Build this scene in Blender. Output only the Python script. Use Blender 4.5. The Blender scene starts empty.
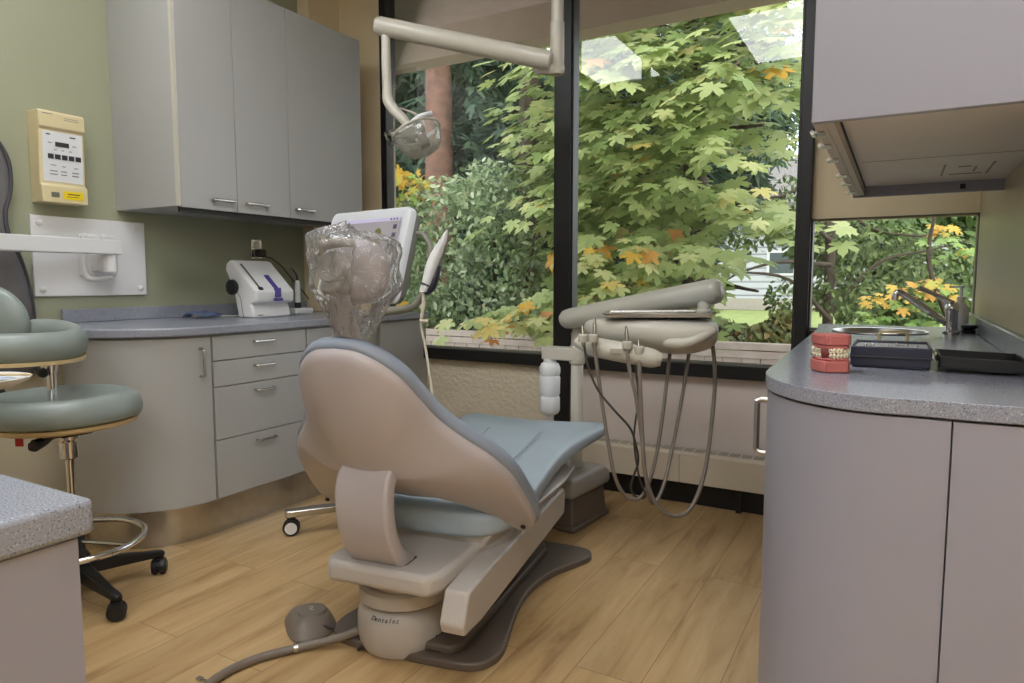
import bpy, bmesh, math, random
import numpy as np
from mathutils import Vector, Matrix, noise
R = math.radians
PI = math.pi
S = bpy.context.scene
COL = S.collection
random.seed(7)

# ------------------------------------------------------------------ materials
def newmat(name):
    m = bpy.data.materials.new(name); m.use_nodes = True
    nt = m.node_tree; nt.nodes.clear()
    out = nt.nodes.new('ShaderNodeOutputMaterial')
    return m, nt, out
def lin(c):
    return tuple(((x/255)/12.92 if x/255 <= .04045 else ((x/255+.055)/1.055)**2.4) for x in c)
def mat(name, rgb, rough=.5, metal=0, var=.06, scale=6, bump=0, bscale=60, coat=0, spec=.5, emit=0, trans=0):
    """principled with a soft procedural colour variation; rgb is sRGB 0-255"""
    m, nt, out = newmat(name)
    b = nt.nodes.new('ShaderNodeBsdfPrincipled')
    tc = nt.nodes.new('ShaderNodeTexCoord')
    n = nt.nodes.new('ShaderNodeTexNoise'); n.inputs['Scale'].default_value = scale; n.inputs['Detail'].default_value = 3
    nt.links.new(tc.outputs['Object'], n.inputs['Vector'])
    r = nt.nodes.new('ShaderNodeValToRGB')
    c = lin(rgb)
    r.color_ramp.elements[0].position = .3; r.color_ramp.elements[1].position = .7
    r.color_ramp.elements[0].color = tuple(x*(1-var) for x in c)+(1,)
    r.color_ramp.elements[1].color = tuple(min(1, x*(1+var)) for x in c)+(1,)
    nt.links.new(n.outputs['Fac'], r.inputs['Fac'])
    nt.links.new(r.outputs['Color'], b.inputs['Base Color'])
    b.inputs['Roughness'].default_value = rough; b.inputs['Metallic'].default_value = metal
    b.inputs['Coat Weight'].default_value = coat; b.inputs['Specular IOR Level'].default_value = spec
    b.inputs['Transmission Weight'].default_value = trans
    if emit:
        nt.links.new(r.outputs['Color'], b.inputs['Emission Color']); b.inputs['Emission Strength'].default_value = emit
    if bump:
        n2 = nt.nodes.new('ShaderNodeTexNoise'); n2.inputs['Scale'].default_value = bscale
        nt.links.new(tc.outputs['Object'], n2.inputs['Vector'])
        bp = nt.nodes.new('ShaderNodeBump'); bp.inputs['Strength'].default_value = bump; bp.inputs['Distance'].default_value = .01
        nt.links.new(n2.outputs['Fac'], bp.inputs['Height']); nt.links.new(bp.outputs['Normal'], b.inputs['Normal'])
    nt.links.new(b.outputs['BSDF'], out.inputs['Surface'])
    return m
def speckle(name, base, dark, light, rough=.25):
    m, nt, out = newmat(name)
    b = nt.nodes.new('ShaderNodeBsdfPrincipled'); tc = nt.nodes.new('ShaderNodeTexCoord')
    v = nt.nodes.new('ShaderNodeTexNoise'); v.inputs['Scale'].default_value = 420; v.inputs['Detail'].default_value = 2
    nt.links.new(tc.outputs['Object'], v.inputs['Vector'])
    r = nt.nodes.new('ShaderNodeValToRGB'); e = r.color_ramp.elements
    e[0].position = .30; e[0].color = lin(dark)+(1,)
    e[1].position = .44; e[1].color = lin(base)+(1,)
    x = e.new(.60); x.color = lin(base)+(1,)
    x = e.new(.70); x.color = lin(light)+(1,)
    nt.links.new(v.outputs['Fac'], r.inputs['Fac']); nt.links.new(r.outputs['Color'], b.inputs['Base Color'])
    b.inputs['Roughness'].default_value = rough
    nt.links.new(b.outputs['BSDF'], out.inputs['Surface'])
    return m
def wood_floor():
    m, nt, out = newmat('maple plank floor')
    b = nt.nodes.new('ShaderNodeBsdfPrincipled'); tc = nt.nodes.new('ShaderNodeTexCoord')
    mp = nt.nodes.new('ShaderNodeMapping'); mp.inputs['Rotation'].default_value = (0, 0, R(90))
    nt.links.new(tc.outputs['Object'], mp.inputs['Vector'])
    br = nt.nodes.new('ShaderNodeTexBrick')
    br.inputs['Scale'].default_value = 1; br.inputs['Brick Width'].default_value = 1.25; br.inputs['Row Height'].default_value = .19
    br.inputs['Mortar Size'].default_value = .0012; br.inputs['Mortar Smooth'].default_value = .3; br.offset = .37
    br.inputs['Color1'].default_value = (.0, .0, .0, 1); br.inputs['Color2'].default_value = (1, 1, 1, 1); br.inputs['Mortar'].default_value = (.5, .5, .5, 1)
    nt.links.new(mp.outputs['Vector'], br.inputs['Vector'])
    # grain: noise stretched along the planks
    mg = nt.nodes.new('ShaderNodeMapping'); mg.inputs['Scale'].default_value = (1, .12, 1)
    nt.links.new(tc.outputs['Object'], mg.inputs['Vector'])
    addv = nt.nodes.new('ShaderNodeVectorMath'); addv.operation = 'ADD'
    nt.links.new(mg.outputs['Vector'], addv.inputs[0]); nt.links.new(br.outputs['Color'], addv.inputs[1])
    g = nt.nodes.new('ShaderNodeTexNoise'); g.inputs['Scale'].default_value = 16; g.inputs['Detail'].default_value = 6; g.inputs['Roughness'].default_value = .62; g.inputs['Distortion'].default_value = .5
    nt.links.new(addv.outputs[0], g.inputs['Vector'])
    r = nt.nodes.new('ShaderNodeValToRGB'); e = r.color_ramp.elements
    e[0].position = .27; e[0].color = lin((144, 110, 70))+(1,)
    e[1].position = .43; e[1].color = lin((180, 148, 102))+(1,)
    x = e.new(.7); x.color = lin((202, 171, 126))+(1,)
    nt.links.new(g.outputs['Fac'], r.inputs['Fac'])
    hs = nt.nodes.new('ShaderNodeHueSaturation')
    mr = nt.nodes.new('ShaderNodeMapRange'); mr.inputs[3].default_value = .93; mr.inputs[4].default_value = 1.07
    nt.links.new(br.outputs['Color'], mr.inputs[0]); nt.links.new(mr.outputs[0], hs.inputs['Value'])
    nt.links.new(r.outputs['Color'], hs.inputs['Color'])
    mx = nt.nodes.new('ShaderNodeMixRGB'); mx.inputs[2].default_value = lin((128, 92, 54))+(1,)
    nt.links.new(br.outputs['Fac'], mx.inputs[0]); nt.links.new(hs.outputs['Color'], mx.inputs[1])
    nt.links.new(mx.outputs[0], b.inputs['Base Color'])
    b.inputs['Roughness'].default_value = .33
    nt.links.new(b.outputs['BSDF'], out.inputs['Surface'])
    return m
def glassy(name, tint=(1, 1, 1), ior=1.45, rough=.0, bump=0, bscale=30, facmul=1.0, add=0.0, haze=0):
    """thin clear sheet: transparent + fresnel gloss"""
    m, nt, out = newmat(name)
    t = nt.nodes.new('ShaderNodeBsdfTransparent'); t.inputs[0].default_value = tint+(1,)
    g = nt.nodes.new('ShaderNodeBsdfGlossy'); g.inputs['Roughness'].default_value = rough
    fr = nt.nodes.new('ShaderNodeFresnel'); fr.inputs[0].default_value = ior
    mu = nt.nodes.new('ShaderNodeMath'); mu.operation = 'MULTIPLY_ADD'; mu.inputs[1].default_value = facmul; mu.inputs[2].default_value = add
    nt.links.new(fr.outputs[0], mu.inputs[0])
    mx = nt.nodes.new('ShaderNodeMixShader')
    nt.links.new(mu.outputs[0], mx.inputs[0]); nt.links.new(t.outputs[0], mx.inputs[1]); nt.links.new(g.outputs[0], mx.inputs[2])
    if bump:
        tc = nt.nodes.new('ShaderNodeTexCoord'); n2 = nt.nodes.new('ShaderNodeTexNoise'); n2.inputs['Scale'].default_value = bscale
        n2.inputs['Detail'].default_value = 3; n2.inputs['Distortion'].default_value = 1.5
        nt.links.new(tc.outputs['Object'], n2.inputs['Vector'])
        bp = nt.nodes.new('ShaderNodeBump'); bp.inputs['Strength'].default_value = bump; bp.inputs['Distance'].default_value = .02
        nt.links.new(n2.outputs['Fac'], bp.inputs['Height'])
        nt.links.new(bp.outputs['Normal'], g.inputs['Normal']); nt.links.new(bp.outputs['Normal'], fr.inputs['Normal'])
    if haze:
        df = nt.nodes.new('ShaderNodeBsdfTranslucent'); df.inputs[0].default_value = (.95, .95, .96, 1)
        d2 = nt.nodes.new('ShaderNodeBsdfDiffuse'); d2.inputs[0].default_value = (.95, .95, .96, 1)
        m2 = nt.nodes.new('ShaderNodeMixShader'); nt.links.new(df.outputs[0], m2.inputs[1]); nt.links.new(d2.outputs[0], m2.inputs[2])
        m3 = nt.nodes.new('ShaderNodeMixShader'); m3.inputs[0].default_value = haze
        nt.links.new(mx.outputs[0], m3.inputs[1]); nt.links.new(m2.outputs[0], m3.inputs[2]); mx = m3
    nt.links.new(mx.outputs[0], out.inputs['Surface'])
    return m
def leafmat(name, stops, transl=.35, rough=.55):
    """leaf colour from the per-leaf 'tint' attribute"""
    m, nt, out = newmat(name)
    at = nt.nodes.new('ShaderNodeAttribute'); at.attribute_name = 'tint'
    r = nt.nodes.new('ShaderNodeValToRGB'); e = r.color_ramp.elements
    e[0].position = stops[0][0]; e[0].color = lin(stops[0][1])+(1,)
    e[1].position = stops[-1][0]; e[1].color = lin(stops[-1][1])+(1,)
    for p, c in stops[1:-1]:
        x = e.new(p); x.color = lin(c)+(1,)
    nt.links.new(at.outputs['Fac'], r.inputs['Fac'])
    d = nt.nodes.new('ShaderNodeBsdfPrincipled'); d.inputs['Roughness'].default_value = rough
    nt.links.new(r.outputs['Color'], d.inputs['Base Color'])
    t = nt.nodes.new('ShaderNodeBsdfTranslucent'); nt.links.new(r.outputs['Color'], t.inputs['Color'])
    mx = nt.nodes.new('ShaderNodeMixShader'); mx.inputs[0].default_value = transl
    nt.links.new(d.outputs[0], mx.inputs[1]); nt.links.new(t.outputs[0], mx.inputs[2])
    nt.links.new(mx.outputs[0], out.inputs['Surface'])
    return m
def siding():
    m, nt, out = newmat('white clapboard')
    b = nt.nodes.new('ShaderNodeBsdfPrincipled'); tc = nt.nodes.new('ShaderNodeTexCoord')
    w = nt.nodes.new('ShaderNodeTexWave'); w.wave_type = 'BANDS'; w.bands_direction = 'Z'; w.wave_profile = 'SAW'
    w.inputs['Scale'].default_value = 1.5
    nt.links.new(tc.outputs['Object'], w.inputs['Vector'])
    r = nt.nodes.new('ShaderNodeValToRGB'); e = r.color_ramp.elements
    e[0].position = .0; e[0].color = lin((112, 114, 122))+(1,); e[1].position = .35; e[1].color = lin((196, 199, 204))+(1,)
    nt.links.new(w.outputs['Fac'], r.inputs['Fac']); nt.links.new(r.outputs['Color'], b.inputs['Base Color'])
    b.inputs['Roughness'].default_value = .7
    nt.links.new(b.outputs[0], out.inputs[0]); return m

M = {}
M['green'] = mat('sage green wall paint', (160, 163, 138), .6, var=.03, scale=2, bump=.12, bscale=180)
M['beige'] = mat('warm beige wall paint', (228, 210, 174), .6, var=.03, scale=2, bump=.1, bscale=160)
M['tanwall'] = mat('satin tan wall paint', (198, 184, 152), .32, var=.04, scale=2, bump=.03, bscale=90)
M['cream'] = mat('cream wall panel', (200, 190, 165), .55, var=.03)
M['pebble'] = mat('pebbled cream wall panel', (214, 203, 180), .4, var=.03, bump=.9, bscale=38)
M['whitepanel'] = mat('smooth white wall panel', (226, 214, 208), .3, var=.02)
M['ceil'] = mat('white ceiling', (206, 204, 198), .8, var=.02)
M['floor'] = wood_floor()
M['lam'] = mat('grey cabinet laminate', (172, 172, 170), .42, var=.02, scale=3)
M['lamr'] = mat('cool grey cabinet laminate', (150, 149, 160), .42, var=.02, scale=3)
M['lamedge'] = mat('pale laminate edge', (196, 192, 180), .5, var=.02)
M['under'] = mat('cabinet underside board', (226, 218, 204), .5, var=.03)
M['seam'] = mat('dark joint', (50, 48, 46), .6)
M['stone'] = speckle('speckled grey solid surface', (146, 150, 162), (92, 95, 108), (186, 189, 198), .24)
M['stoner'] = speckle('speckled grey solid surface right', (144, 147, 160), (84, 87, 102), (186, 188, 198), .2)
M['steel'] = mat('brushed steel', (196, 194, 190), .3, 1, var=.06, scale=20)
M['chrome'] = mat('chrome', (225, 225, 228), .1, 1, var=.02)
M['nickel'] = mat('satin nickel', (190, 188, 182), .25, 1, var=.03)
M['black'] = mat('black painted metal', (20, 19, 20), .4, var=.1)
M['blackp'] = mat('black plastic', (26, 26, 28), .45, var=.1)
M['shell'] = mat('taupe grey chair plastic', (184, 177, 179), .33, var=.02, scale=3)
M['shell2'] = mat('warm grey chair plastic', (184, 178, 172), .33, var=.02, scale=3)
M['vinyl'] = mat('pale blue grey vinyl', (160, 174, 184), .38, var=.03, bump=.05, bscale=200)
M['vinylrim'] = mat('slate blue vinyl rim', (142, 152, 168), .4, var=.03, bump=.05, bscale=200)
M['vinyls'] = mat('grey green vinyl', (134, 144, 140), .33, var=.03, bump=.05, bscale=200)
M['taupe'] = mat('dark taupe plastic', (98, 88, 79), .45, var=.04)
M['taupe2'] = mat('mid taupe plastic', (118, 108, 98), .4, var=.04)
M['unit'] = mat('warm white unit plastic', (198, 194, 182), .33, var=.02)
M['unitg'] = mat('pale grey unit plastic', (184, 182, 170), .33, var=.02)
M['white'] = mat('white plastic', (226, 226, 226), .35, var=.02)
M['whitemetal'] = mat('white enamel', (222, 222, 222), .3, var=.02)
M['boxg'] = mat('mid grey moulded cover', (160, 156, 150), .4, var=.03)
M['bottle'] = mat('milky bottle plastic', (226, 228, 230), .35, var=.02)
M['hose'] = mat('grey silicone hose', (124, 114, 104), .42, var=.03)
M['cord'] = mat('dark cord', (62, 58, 54), .5)
M['cable'] = mat('cream cable', (205, 196, 176), .5)
M['greytube'] = mat('grey painted tube', (126, 124, 112), .4, var=.03)
M['bezel'] = mat('silver white bezel', (222, 226, 232), .35, var=.01)
M['mback'] = mat('grey monitor casing', (112, 112, 104), .45, var=.03)
M['screen'] = mat('monitor screen glow', (150, 145, 150), .25, var=.02, scale=2, emit=.25)
M['icon'] = mat('dark screen icons', (70, 70, 92), .3, emit=.1)
M['iconblue'] = mat('blue screen icon', (50, 70, 190), .3, emit=.4)
M['scan'] = mat('olive scan image', (104, 98, 58), .4, var=.5, scale=60, emit=.25)
M['bar'] = mat('lilac screen bar', (176, 170, 196), .3, emit=.4)
M['navy'] = mat('dark blue black plastic', (38, 40, 58), .35)
M['tan'] = mat('tan control housing', (218, 204, 162), .45, var=.02)
M['tand'] = mat('shadowed tan housing side', (178, 154, 100), .5, var=.02)
M['panelw'] = mat('white control panel', (226, 228, 230), .4, var=.01)
M['yellow'] = mat('yellow warning label', (240, 214, 30), .5, var=.02)
M['inkg'] = mat('grey print', (120, 120, 124), .6)
M['ink'] = mat('dark print', (48, 48, 52), .6)
M['lcd'] = mat('grey display', (110, 112, 96), .3)
M['apron'] = mat('dark grey rubberised apron', (98, 96, 98), .6, var=.08, scale=9, bump=.3, bscale=25)
M['aprone'] = mat('charcoal apron binding', (70, 70, 74), .7, var=.1, scale=40)
M['wood_under'] = mat('pale plywood', (200, 180, 136), .5, var=.05, scale=12)
M['red'] = mat('red tag', (170, 40, 34), .5)
M['gum'] = mat('coral pink model plaster', (184, 102, 96), .45, var=.06, scale=30)
M['gum_shade'] = mat('deep coral painted shade', (120, 48, 46), .5)  # gum colour darkened to carry the shade of the cheek opening
M['tooth'] = mat('ivory model teeth', (236, 226, 196), .3, var=.04)
M['foam'] = mat('grey foam', (168, 170, 172), .8, var=.08, scale=60, bump=.4, bscale=120)
M['brass'] = mat('brass handle', (206, 190, 140), .3, .7)
M['purple'] = mat('violet latch', (78, 66, 140), .4)
M['bluefoil'] = mat('blue plastic wrapper', (108, 124, 160), .25, var=.2, scale=40)
M['paper'] = mat('pale blue paper', (190, 204, 224), .6)
M['stick'] = mat('wooden stick', (214, 196, 156), .6)
M['soap'] = mat('translucent white bottle', (220, 222, 220), .25)
M['lightglow'] = mat('light diffuser', (247, 249, 252), .5, var=.0, emit=11)
M['led'] = mat('lamp bulb housing', (84, 76, 54), .35)
M['glass'] = glassy('window glass', (.97, .985, .975), 1.5, 0, facmul=1.5)
M['clear'] = glassy('clear acrylic', (.93, .95, .93), 1.45, .06, facmul=1.6, add=.05)
M['wrap'] = glassy('crinkled clear plastic', (.99, .99, .99), 1.45, .07, bump=1.0, bscale=26, facmul=1.5, add=.04, haze=.12)
M['bowl'] = glassy('pale translucent bowl', (.97, .97, .92), 1.4, .12, facmul=.7, add=.02, haze=.2)
M['refl'] = mat('pale lamp reflector', (216, 212, 170), .25, .3)
M['heater'] = mat('ivory heater enamel', (224, 212, 192), .45, var=.02)
M['grille'] = mat('grey heater grille', (176, 170, 156), .5)
M['ground'] = mat('leaf litter soil', (96, 88, 60), .9, var=.3, scale=3)
M['grass'] = mat('bright lawn', (138, 152, 88), .9, var=.15, scale=5)
M['bark'] = mat('reddish bark', (122, 90, 74), .9, var=.3, scale=8, bump=.8, bscale=14)
M['barkd'] = mat('dark bark', (76, 66, 54), .9, var=.3, scale=8, bump=.8, bscale=14)
M['fence'] = mat('weathered grey fence boards', (186, 172, 160), .85, var=.14, scale=7)
M['siding'] = siding()
M['roof'] = mat('grey shingles', (120, 116, 112), .9, var=.2, scale=12)
M['darkglass'] = mat('dark house window', (90, 100, 104), .15)
M['soffit'] = mat('textured stucco soffit', (196, 178, 166), .9, var=.08, scale=7, bump=.8, bscale=9)
M['beam'] = mat('taupe eave beam', (172, 154, 136), .7, var=.04)
M['maple'] = leafmat('maple leaves', [(0, (92, 112, 64)), (.3, (142, 164, 96)), (.6, (186, 198, 132)), (.80, (214, 212, 148)), (.90, (230, 188, 70)), (1, (218, 150, 84))])
M['mapley'] = leafmat('yellow maple leaves', [(0, (110, 150, 70)), (.45, (160, 190, 100)), (.6, (222, 196, 84)), (1, (224, 168, 76))])
M['pale'] = leafmat('pale small leaves', [(0, (92, 116, 78)), (.5, (156, 178, 130)), (.92, (214, 224, 190)), (1, (206, 160, 96))])
M['deep'] = leafmat('deep green needles', [(0, (46, 66, 54)), (.5, (78, 104, 80)), (1, (120, 144, 112))], .25)
M['mid'] = leafmat('mid green leaves', [(0, (64, 84, 48)), (.5, (108, 132, 74)), (.9, (150, 168, 100)), (1, (196, 186, 92))])
M['rust'] = leafmat('rusty leaves', [(0, (96, 110, 66)), (.6, (136, 142, 88)), (1, (186, 132, 88))])

# ------------------------------------------------------------------ mesh builder
def catmull(pts, n=8):
    P = [Vector(p) for p in pts]
    if len(P) < 3: return P
    P = [P[0]*2-P[1]]+P+[P[-1]*2-P[-2]]
    o = []
    for i in range(1, len(P)-2):
        a, b, c, d = P[i-1:i+3]
        for k in range(n):
            t = k/n
            o.append(.5*((2*b)+(c-a)*t+(2*a-5*b+4*c-d)*t*t+(3*b-a-3*c+d)*t**3))
    o.append(P[-2]); return o
class MB:
    def __init__(s): s.v = []; s.f = []
    def add(s, v, f, M4=None):
        o = len(s.v)
        s.v += [tuple(M4 @ Vector(p)) if M4 else tuple(p) for p in v]
        s.f += [tuple(i+o for i in q) for q in f]; return s
    def box(s, x0, x1, y0, y1, z0, z1, M4=None):
        v = [(x, y, z) for z in (z0, z1) for y in (y0, y1) for x in (x0, x1)]
        return s.add(v, [(0, 2, 3, 1), (4, 5, 7, 6), (0, 1, 5, 4), (2, 6, 7, 3), (0, 4, 6, 2), (1, 3, 7, 5)], M4)
    def prism(s, poly, z0, z1, M4=None):
        n = len(poly)
        v = [(x, y, z0) for x, y in poly]+[(x, y, z1) for x, y in poly]
        f = [tuple(range(n))[::-1], tuple(range(n, 2*n))]+[(i, (i+1) % n, (i+1) % n+n, i+n) for i in range(n)]
        return s.add(v, f, M4)
    def loft(s, rings, caps=True, M4=None, closed=True):
        n = len(rings[0]); v = [p for r in rings for p in r]; f = []
        for i in range(len(rings)-1):
            for j in range(n if closed else n-1):
                k = (j+1) % n
                f.append((i*n+j, i*n+k, (i+1)*n+k, (i+1)*n+j))
        if caps and closed:
            f.append(tuple(range(n))[::-1]); f.append(tuple((len(rings)-1)*n+j for j in range(n)))
        return s.add(v, f, M4)
    def tube(s, path, r, n=12, caps=True, smooth=0, M4=None, flat=None):
        P = catmull(path, smooth) if smooth else [Vector(p) for p in path]
        m = len(P); rs = r if isinstance(r, (list, tuple)) else [r]*m
        if len(rs) != m: rs = [rs[min(len(rs)-1, int(round(i*(len(rs)-1)/(m-1))))] if False else
                               (lambda t: rs[int(t)]*(1-(t-int(t)))+rs[min(int(t)+1, len(rs)-1)]*(t-int(t)))(i*(len(rs)-1)/(m-1)) for i in range(m)]
        T = []
        for i in range(m):
            d = P[min(i+1, m-1)]-P[max(i-1, 0)]
            T.append(d.normalized() if d.length > 1e-9 else Vector((0, 0, 1)))
        u = T[0].orthogonal().normalized(); rings = []
        for i in range(m):
            u = (u-T[i]*u.dot(T[i])); u = u.normalized() if u.length > 1e-6 else T[i].orthogonal().normalized()
            w = T[i].cross(u)
            rings.append([P[i]+(u*math.cos(2*PI*j/n)+w*math.sin(2*PI*j/n))*rs[i] for j in range(n)])
        return s.loft(rings, caps, M4)
    def lathe(s, prof, n=32, M4=None):
        rings = [[(max(r, 1e-4)*math.cos(2*PI*j/n), max(r, 1e-4)*math.sin(2*PI*j/n), z) for j in range(n)] for r, z in prof]
        return s.loft(rings, True, M4)
    def ball(s, c, r, n=20, m=12, M4=None):
        c = Vector(c); r = r if isinstance(r, (tuple, list)) else (r, r, r)
        rings = []
        for i in range(m+1):
            a = -PI/2+PI*i/m
            rr = max(math.cos(a), 1e-3)
            rings.append([(c.x+r[0]*rr*math.cos(2*PI*j/n), c.y+r[1]*rr*math.sin(2*PI*j/n), c.z+r[2]*math.sin(a)) for j in range(n)])
        return s.loft(rings, True, M4)
    def cyl(s, a, b, r, n=20, r2=None): return s.tube([a, b], [r, r if r2 is None else r2], n)
    def sheet(s, rows, M4=None):
        n = len(rows[0]); v = [p for r in rows for p in r]
        f = [(i*n+j, i*n+j+1, (i+1)*n+j+1, (i+1)*n+j) for i in range(len(rows)-1) for j in range(n-1)]
        return s.add(v, f, M4)
def sweep(path, prof, up=(0, 0, 1)):
    """rings of a flat profile [(side, up)] swept along path"""
    P = [Vector(p) for p in path]; rings = []; up = Vector(up)
    for i in range(len(P)):
        t = (P[min(i+1, len(P)-1)]-P[max(i-1, 0)]).normalized()
        sd = t.cross(up).normalized(); u2 = sd.cross(t)
        rings.append([P[i]+sd*a+u2*b for a, b in prof])
    return rings

def obj(name, mb, m, parent=None, root=None, bevel=0, seg=2, sub=0, solid=0, smooth=True, ang=38, local=False):
    """link one mesh object; vertices are world coordinates unless local"""
    me = bpy.data.meshes.new(name)
    root = root or parent
    v = mb.v
    if root is not None and not local:
        rr = root
        while rr.parent: rr = rr.parent
        inv = rr.matrix_basis.inverted(); v = [tuple(inv @ Vector(p)) for p in v]
    me.from_pydata(v, [], mb.f); me.update()
    bm = bmesh.new(); bm.from_mesh(me); bmesh.ops.recalc_face_normals(bm, faces=bm.faces); bm.to_mesh(me); bm.free()
    me.materials.append(M[m] if isinstance(m, str) else m)
    if smooth:
        for p in me.polygons: p.use_smooth = True
        if not sub: me.set_sharp_from_angle(angle=R(ang))
    o = bpy.data.objects.new(name, me); COL.objects.link(o); o.parent = parent
    if solid:
        k = o.modifiers.new('solidify', 'SOLIDIFY'); k.thickness = solid; k.offset = 0
    if bevel:
        k = o.modifiers.new('bevel', 'BEVEL'); k.width = bevel; k.segments = seg; k.limit_method = 'ANGLE'; k.angle_limit = R(40)
    if sub:
        k = o.modifiers.new('subsurf', 'SUBSURF'); k.levels = sub; k.render_levels = sub
    return o
def thing(name, label, cat, loc=(0, 0, 0), rz=0, group=None):
    o = bpy.data.objects.new(name, None); COL.objects.link(o); o.empty_display_size = .05
    o.location = loc; o.rotation_euler = (0, 0, rz); o['label'] = label; o['category'] = cat
    if group: o['group'] = group
    return o
def tag(o, label, cat, group=None):
    o['label'] = label; o['category'] = cat
    if group: o['group'] = group
    return o
def struct(name, mb, m, parent=None, **k):
    o = obj(name, mb, m, parent, **k)
    if parent is None: o['kind'] = 'structure'
    return o
def lab(o, l): o['label'] = l; return o
def copy_tree(o, parent=None):
    c = o.copy(); COL.objects.link(c); c.parent = parent
    for ch in list(o.children): copy_tree(ch, c)
    return c
def text(name, s, size, M4, m, parent, depth=.0006):
    cu = bpy.data.curves.new(name, 'FONT'); cu.body = s; cu.size = size; cu.extrude = depth; cu.align_x = 'CENTER'; cu.align_y = 'CENTER'; cu.resolution_u = 3
    t = bpy.data.objects.new(name, cu); COL.objects.link(t)
    bpy.context.view_layer.update()
    me = bpy.data.meshes.new_from_object(t.evaluated_get(bpy.context.evaluated_depsgraph_get()))
    bpy.data.objects.remove(t); me.transform(M4); me.materials.clear(); me.materials.append(M[m])
    o = bpy.data.objects.new(name, me); COL.objects.link(o); o.parent = parent; return o
def frame_of(x, y, z, o):
    m = Matrix((Vector(x), Vector(y), Vector(z))).transposed().to_4x4(); m.translation = o; return m

# ------------------------------------------------------------------ room
XL, YW, XR, ZC = -3.25, 3.36, .268, 3.0
YB = -2.2; XR2 = 1.5; YRET = 1.42
struct('floor', MB().prism([(XL-.15, YB-.15), (XR2+.15, YB-.15), (XR2+.15, YRET+.12), (XR+.12, YRET+.12), (XR+.12, YW+.02), (XL-.15, YW+.02)], -.08, 0), 'floor', smooth=False)
struct('ceiling', MB().box(XL-.15, XR2+.15, YB-.15, YW+.12, ZC, ZC+.1), 'ceil', smooth=False)
struct('wall_left', MB().box(XL-.12, XL, YB-.12, YW+.12, 0, ZC), 'green', smooth=False)
struct('wall_back', MB().box(XL, XR2, YB-.12, YB, 0, ZC), 'ceil', smooth=False)
struct('wall_right', MB().box(XR, XR+.12, YRET, YW+.12, 0, ZC), 'tanwall', smooth=False)
struct('wall_right_return', MB().box(XR+.12, XR2, YRET, YRET+.12, 0, ZC), 'tanwall', smooth=False)
struct('wall_far_right', MB().box(XR2, XR2+.12, YB, YRET+.12, 0, ZC), 'beige', smooth=False)
# window wall: piers and the panels under the sill
struct('wall_window_left_pier', MB().box(XL, -2.82, YW, YW+.12, 0, ZC), 'beige', smooth=False)
struct('trim_1', MB().box(XL, XL+.09, 3.10, YW, 0, ZC), 'beige', smooth=False)            # beige pilaster by the corner
struct('wall_window_header', MB().box(-.36, XR, YW, YW+.12, 1.37, ZC), 'beige', smooth=False)
struct('wall_window_low_left', MB().box(-2.82, -1.622, YW+.01, YW+.12, 0, .63), 'pebble', smooth=False)
struct('wall_window_low_middle', MB().box(-1.53, -.41, YW+.01, YW+.12, 0, .63), 'whitepanel', smooth=False)
struct('wall_window_low_right', MB().box(-.36, XR, YW, YW+.12, 0, .87), 'whitepanel', smooth=False)
struct('trim_2', MB().box(XL, XL+.015, YB, 1.66, 0, .84), 'cream', smooth=False)            # cream panel low on the left wall
struct('trim_3', MB().box(-1.622, -1.53, YW-.03, YW+.05, 0, ZC), 'black', bevel=.004)     # wide black mullion
struct('trim_4', MB().box(-.41, -.355, YW-.05, YW+.05, 0, ZC), 'black', bevel=.004)
struct('baseboard_window', MB().box(-2.82, -.30, YW-.06, YW+.01, 0, .10), 'black', bevel=.003)
def window(n, x0, x1, z0, z1, lft=.04, bot=.065, top=.05, rgt=.012):
    mb = MB()
    mb.box(x0, x0+lft, YW-.02, YW+.05, z0, z1); mb.box(x0+lft, x1, YW-.035, YW+.05, z0, z0+bot)
    mb.box(x0+lft, x1, YW-.02, YW+.05, z1-top, z1); mb.box(x1-rgt, x1, YW-.02, YW+.05, z0+bot, z1-top)
    w = struct('window_%d' % n, mb, 'black', bevel=.002)
    obj('inner_bead', MB().box(x0+lft, x1-rgt, YW+.01, YW+.02, z0+bot, z0+bot+.012), 'greytube', w, local=True)
    obj('pane', MB().add([(x0+lft, YW+.03, z0+bot), (x1-rgt, YW+.03, z0+bot), (x1-rgt, YW+.03, z1-top), (x0+lft, YW+.03, z1-top)], [(0, 1, 2, 3)]), 'glass', w, local=True)
    return w
window(1, -2.82, -1.622, .63, ZC, .045)
window(2, -1.53, -.41, .63, ZC, .008)
window(3, -.355, XR, .80, 1.372, .008, .075, .002, .002)
# ceiling lights
def ceiling_light(x, y, l, grp='recessed ceiling light panels'):
    t = thing('ceiling_light', l, 'light', (x, y, ZC), 0, grp)
    mb = MB(); w, h = .30, .60
    for a in ((-w-.02, -w, -h-.02, h+.02), (w, w+.02, -h-.02, h+.02), (-w, w, -h-.02, -h), (-w, w, h, h+.02)): mb.box(*a, -.02, 0)
    obj('frame', mb, 'white', t, local=True)
    obj('diffuser', MB().box(-w, w, -h, h, -.012, -.004), 'lightglow', t, local=True)
    return t
ceiling_light(-2.3, 1.05, 'bright rectangular ceiling light panel nearest the green wall')
ceiling_light(-.86, .98, 'bright rectangular ceiling light panel over the middle of the room')
ceiling_light(.75, -.6, 'added rectangular fill light panel behind the right return wall')  # added fill panel out of view, brightens the room from behind the camera
ceiling_light(-.25, -1.3, 'added rectangular fill light panel at the back of the room')  # unseen panel added as fill, set where its window reflection stays hidden
ceiling_light(.75, -1.7, 'added rectangular fill light panel in the far back right corner')  # another unseen panel, added to light the faces turned to the camera

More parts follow.
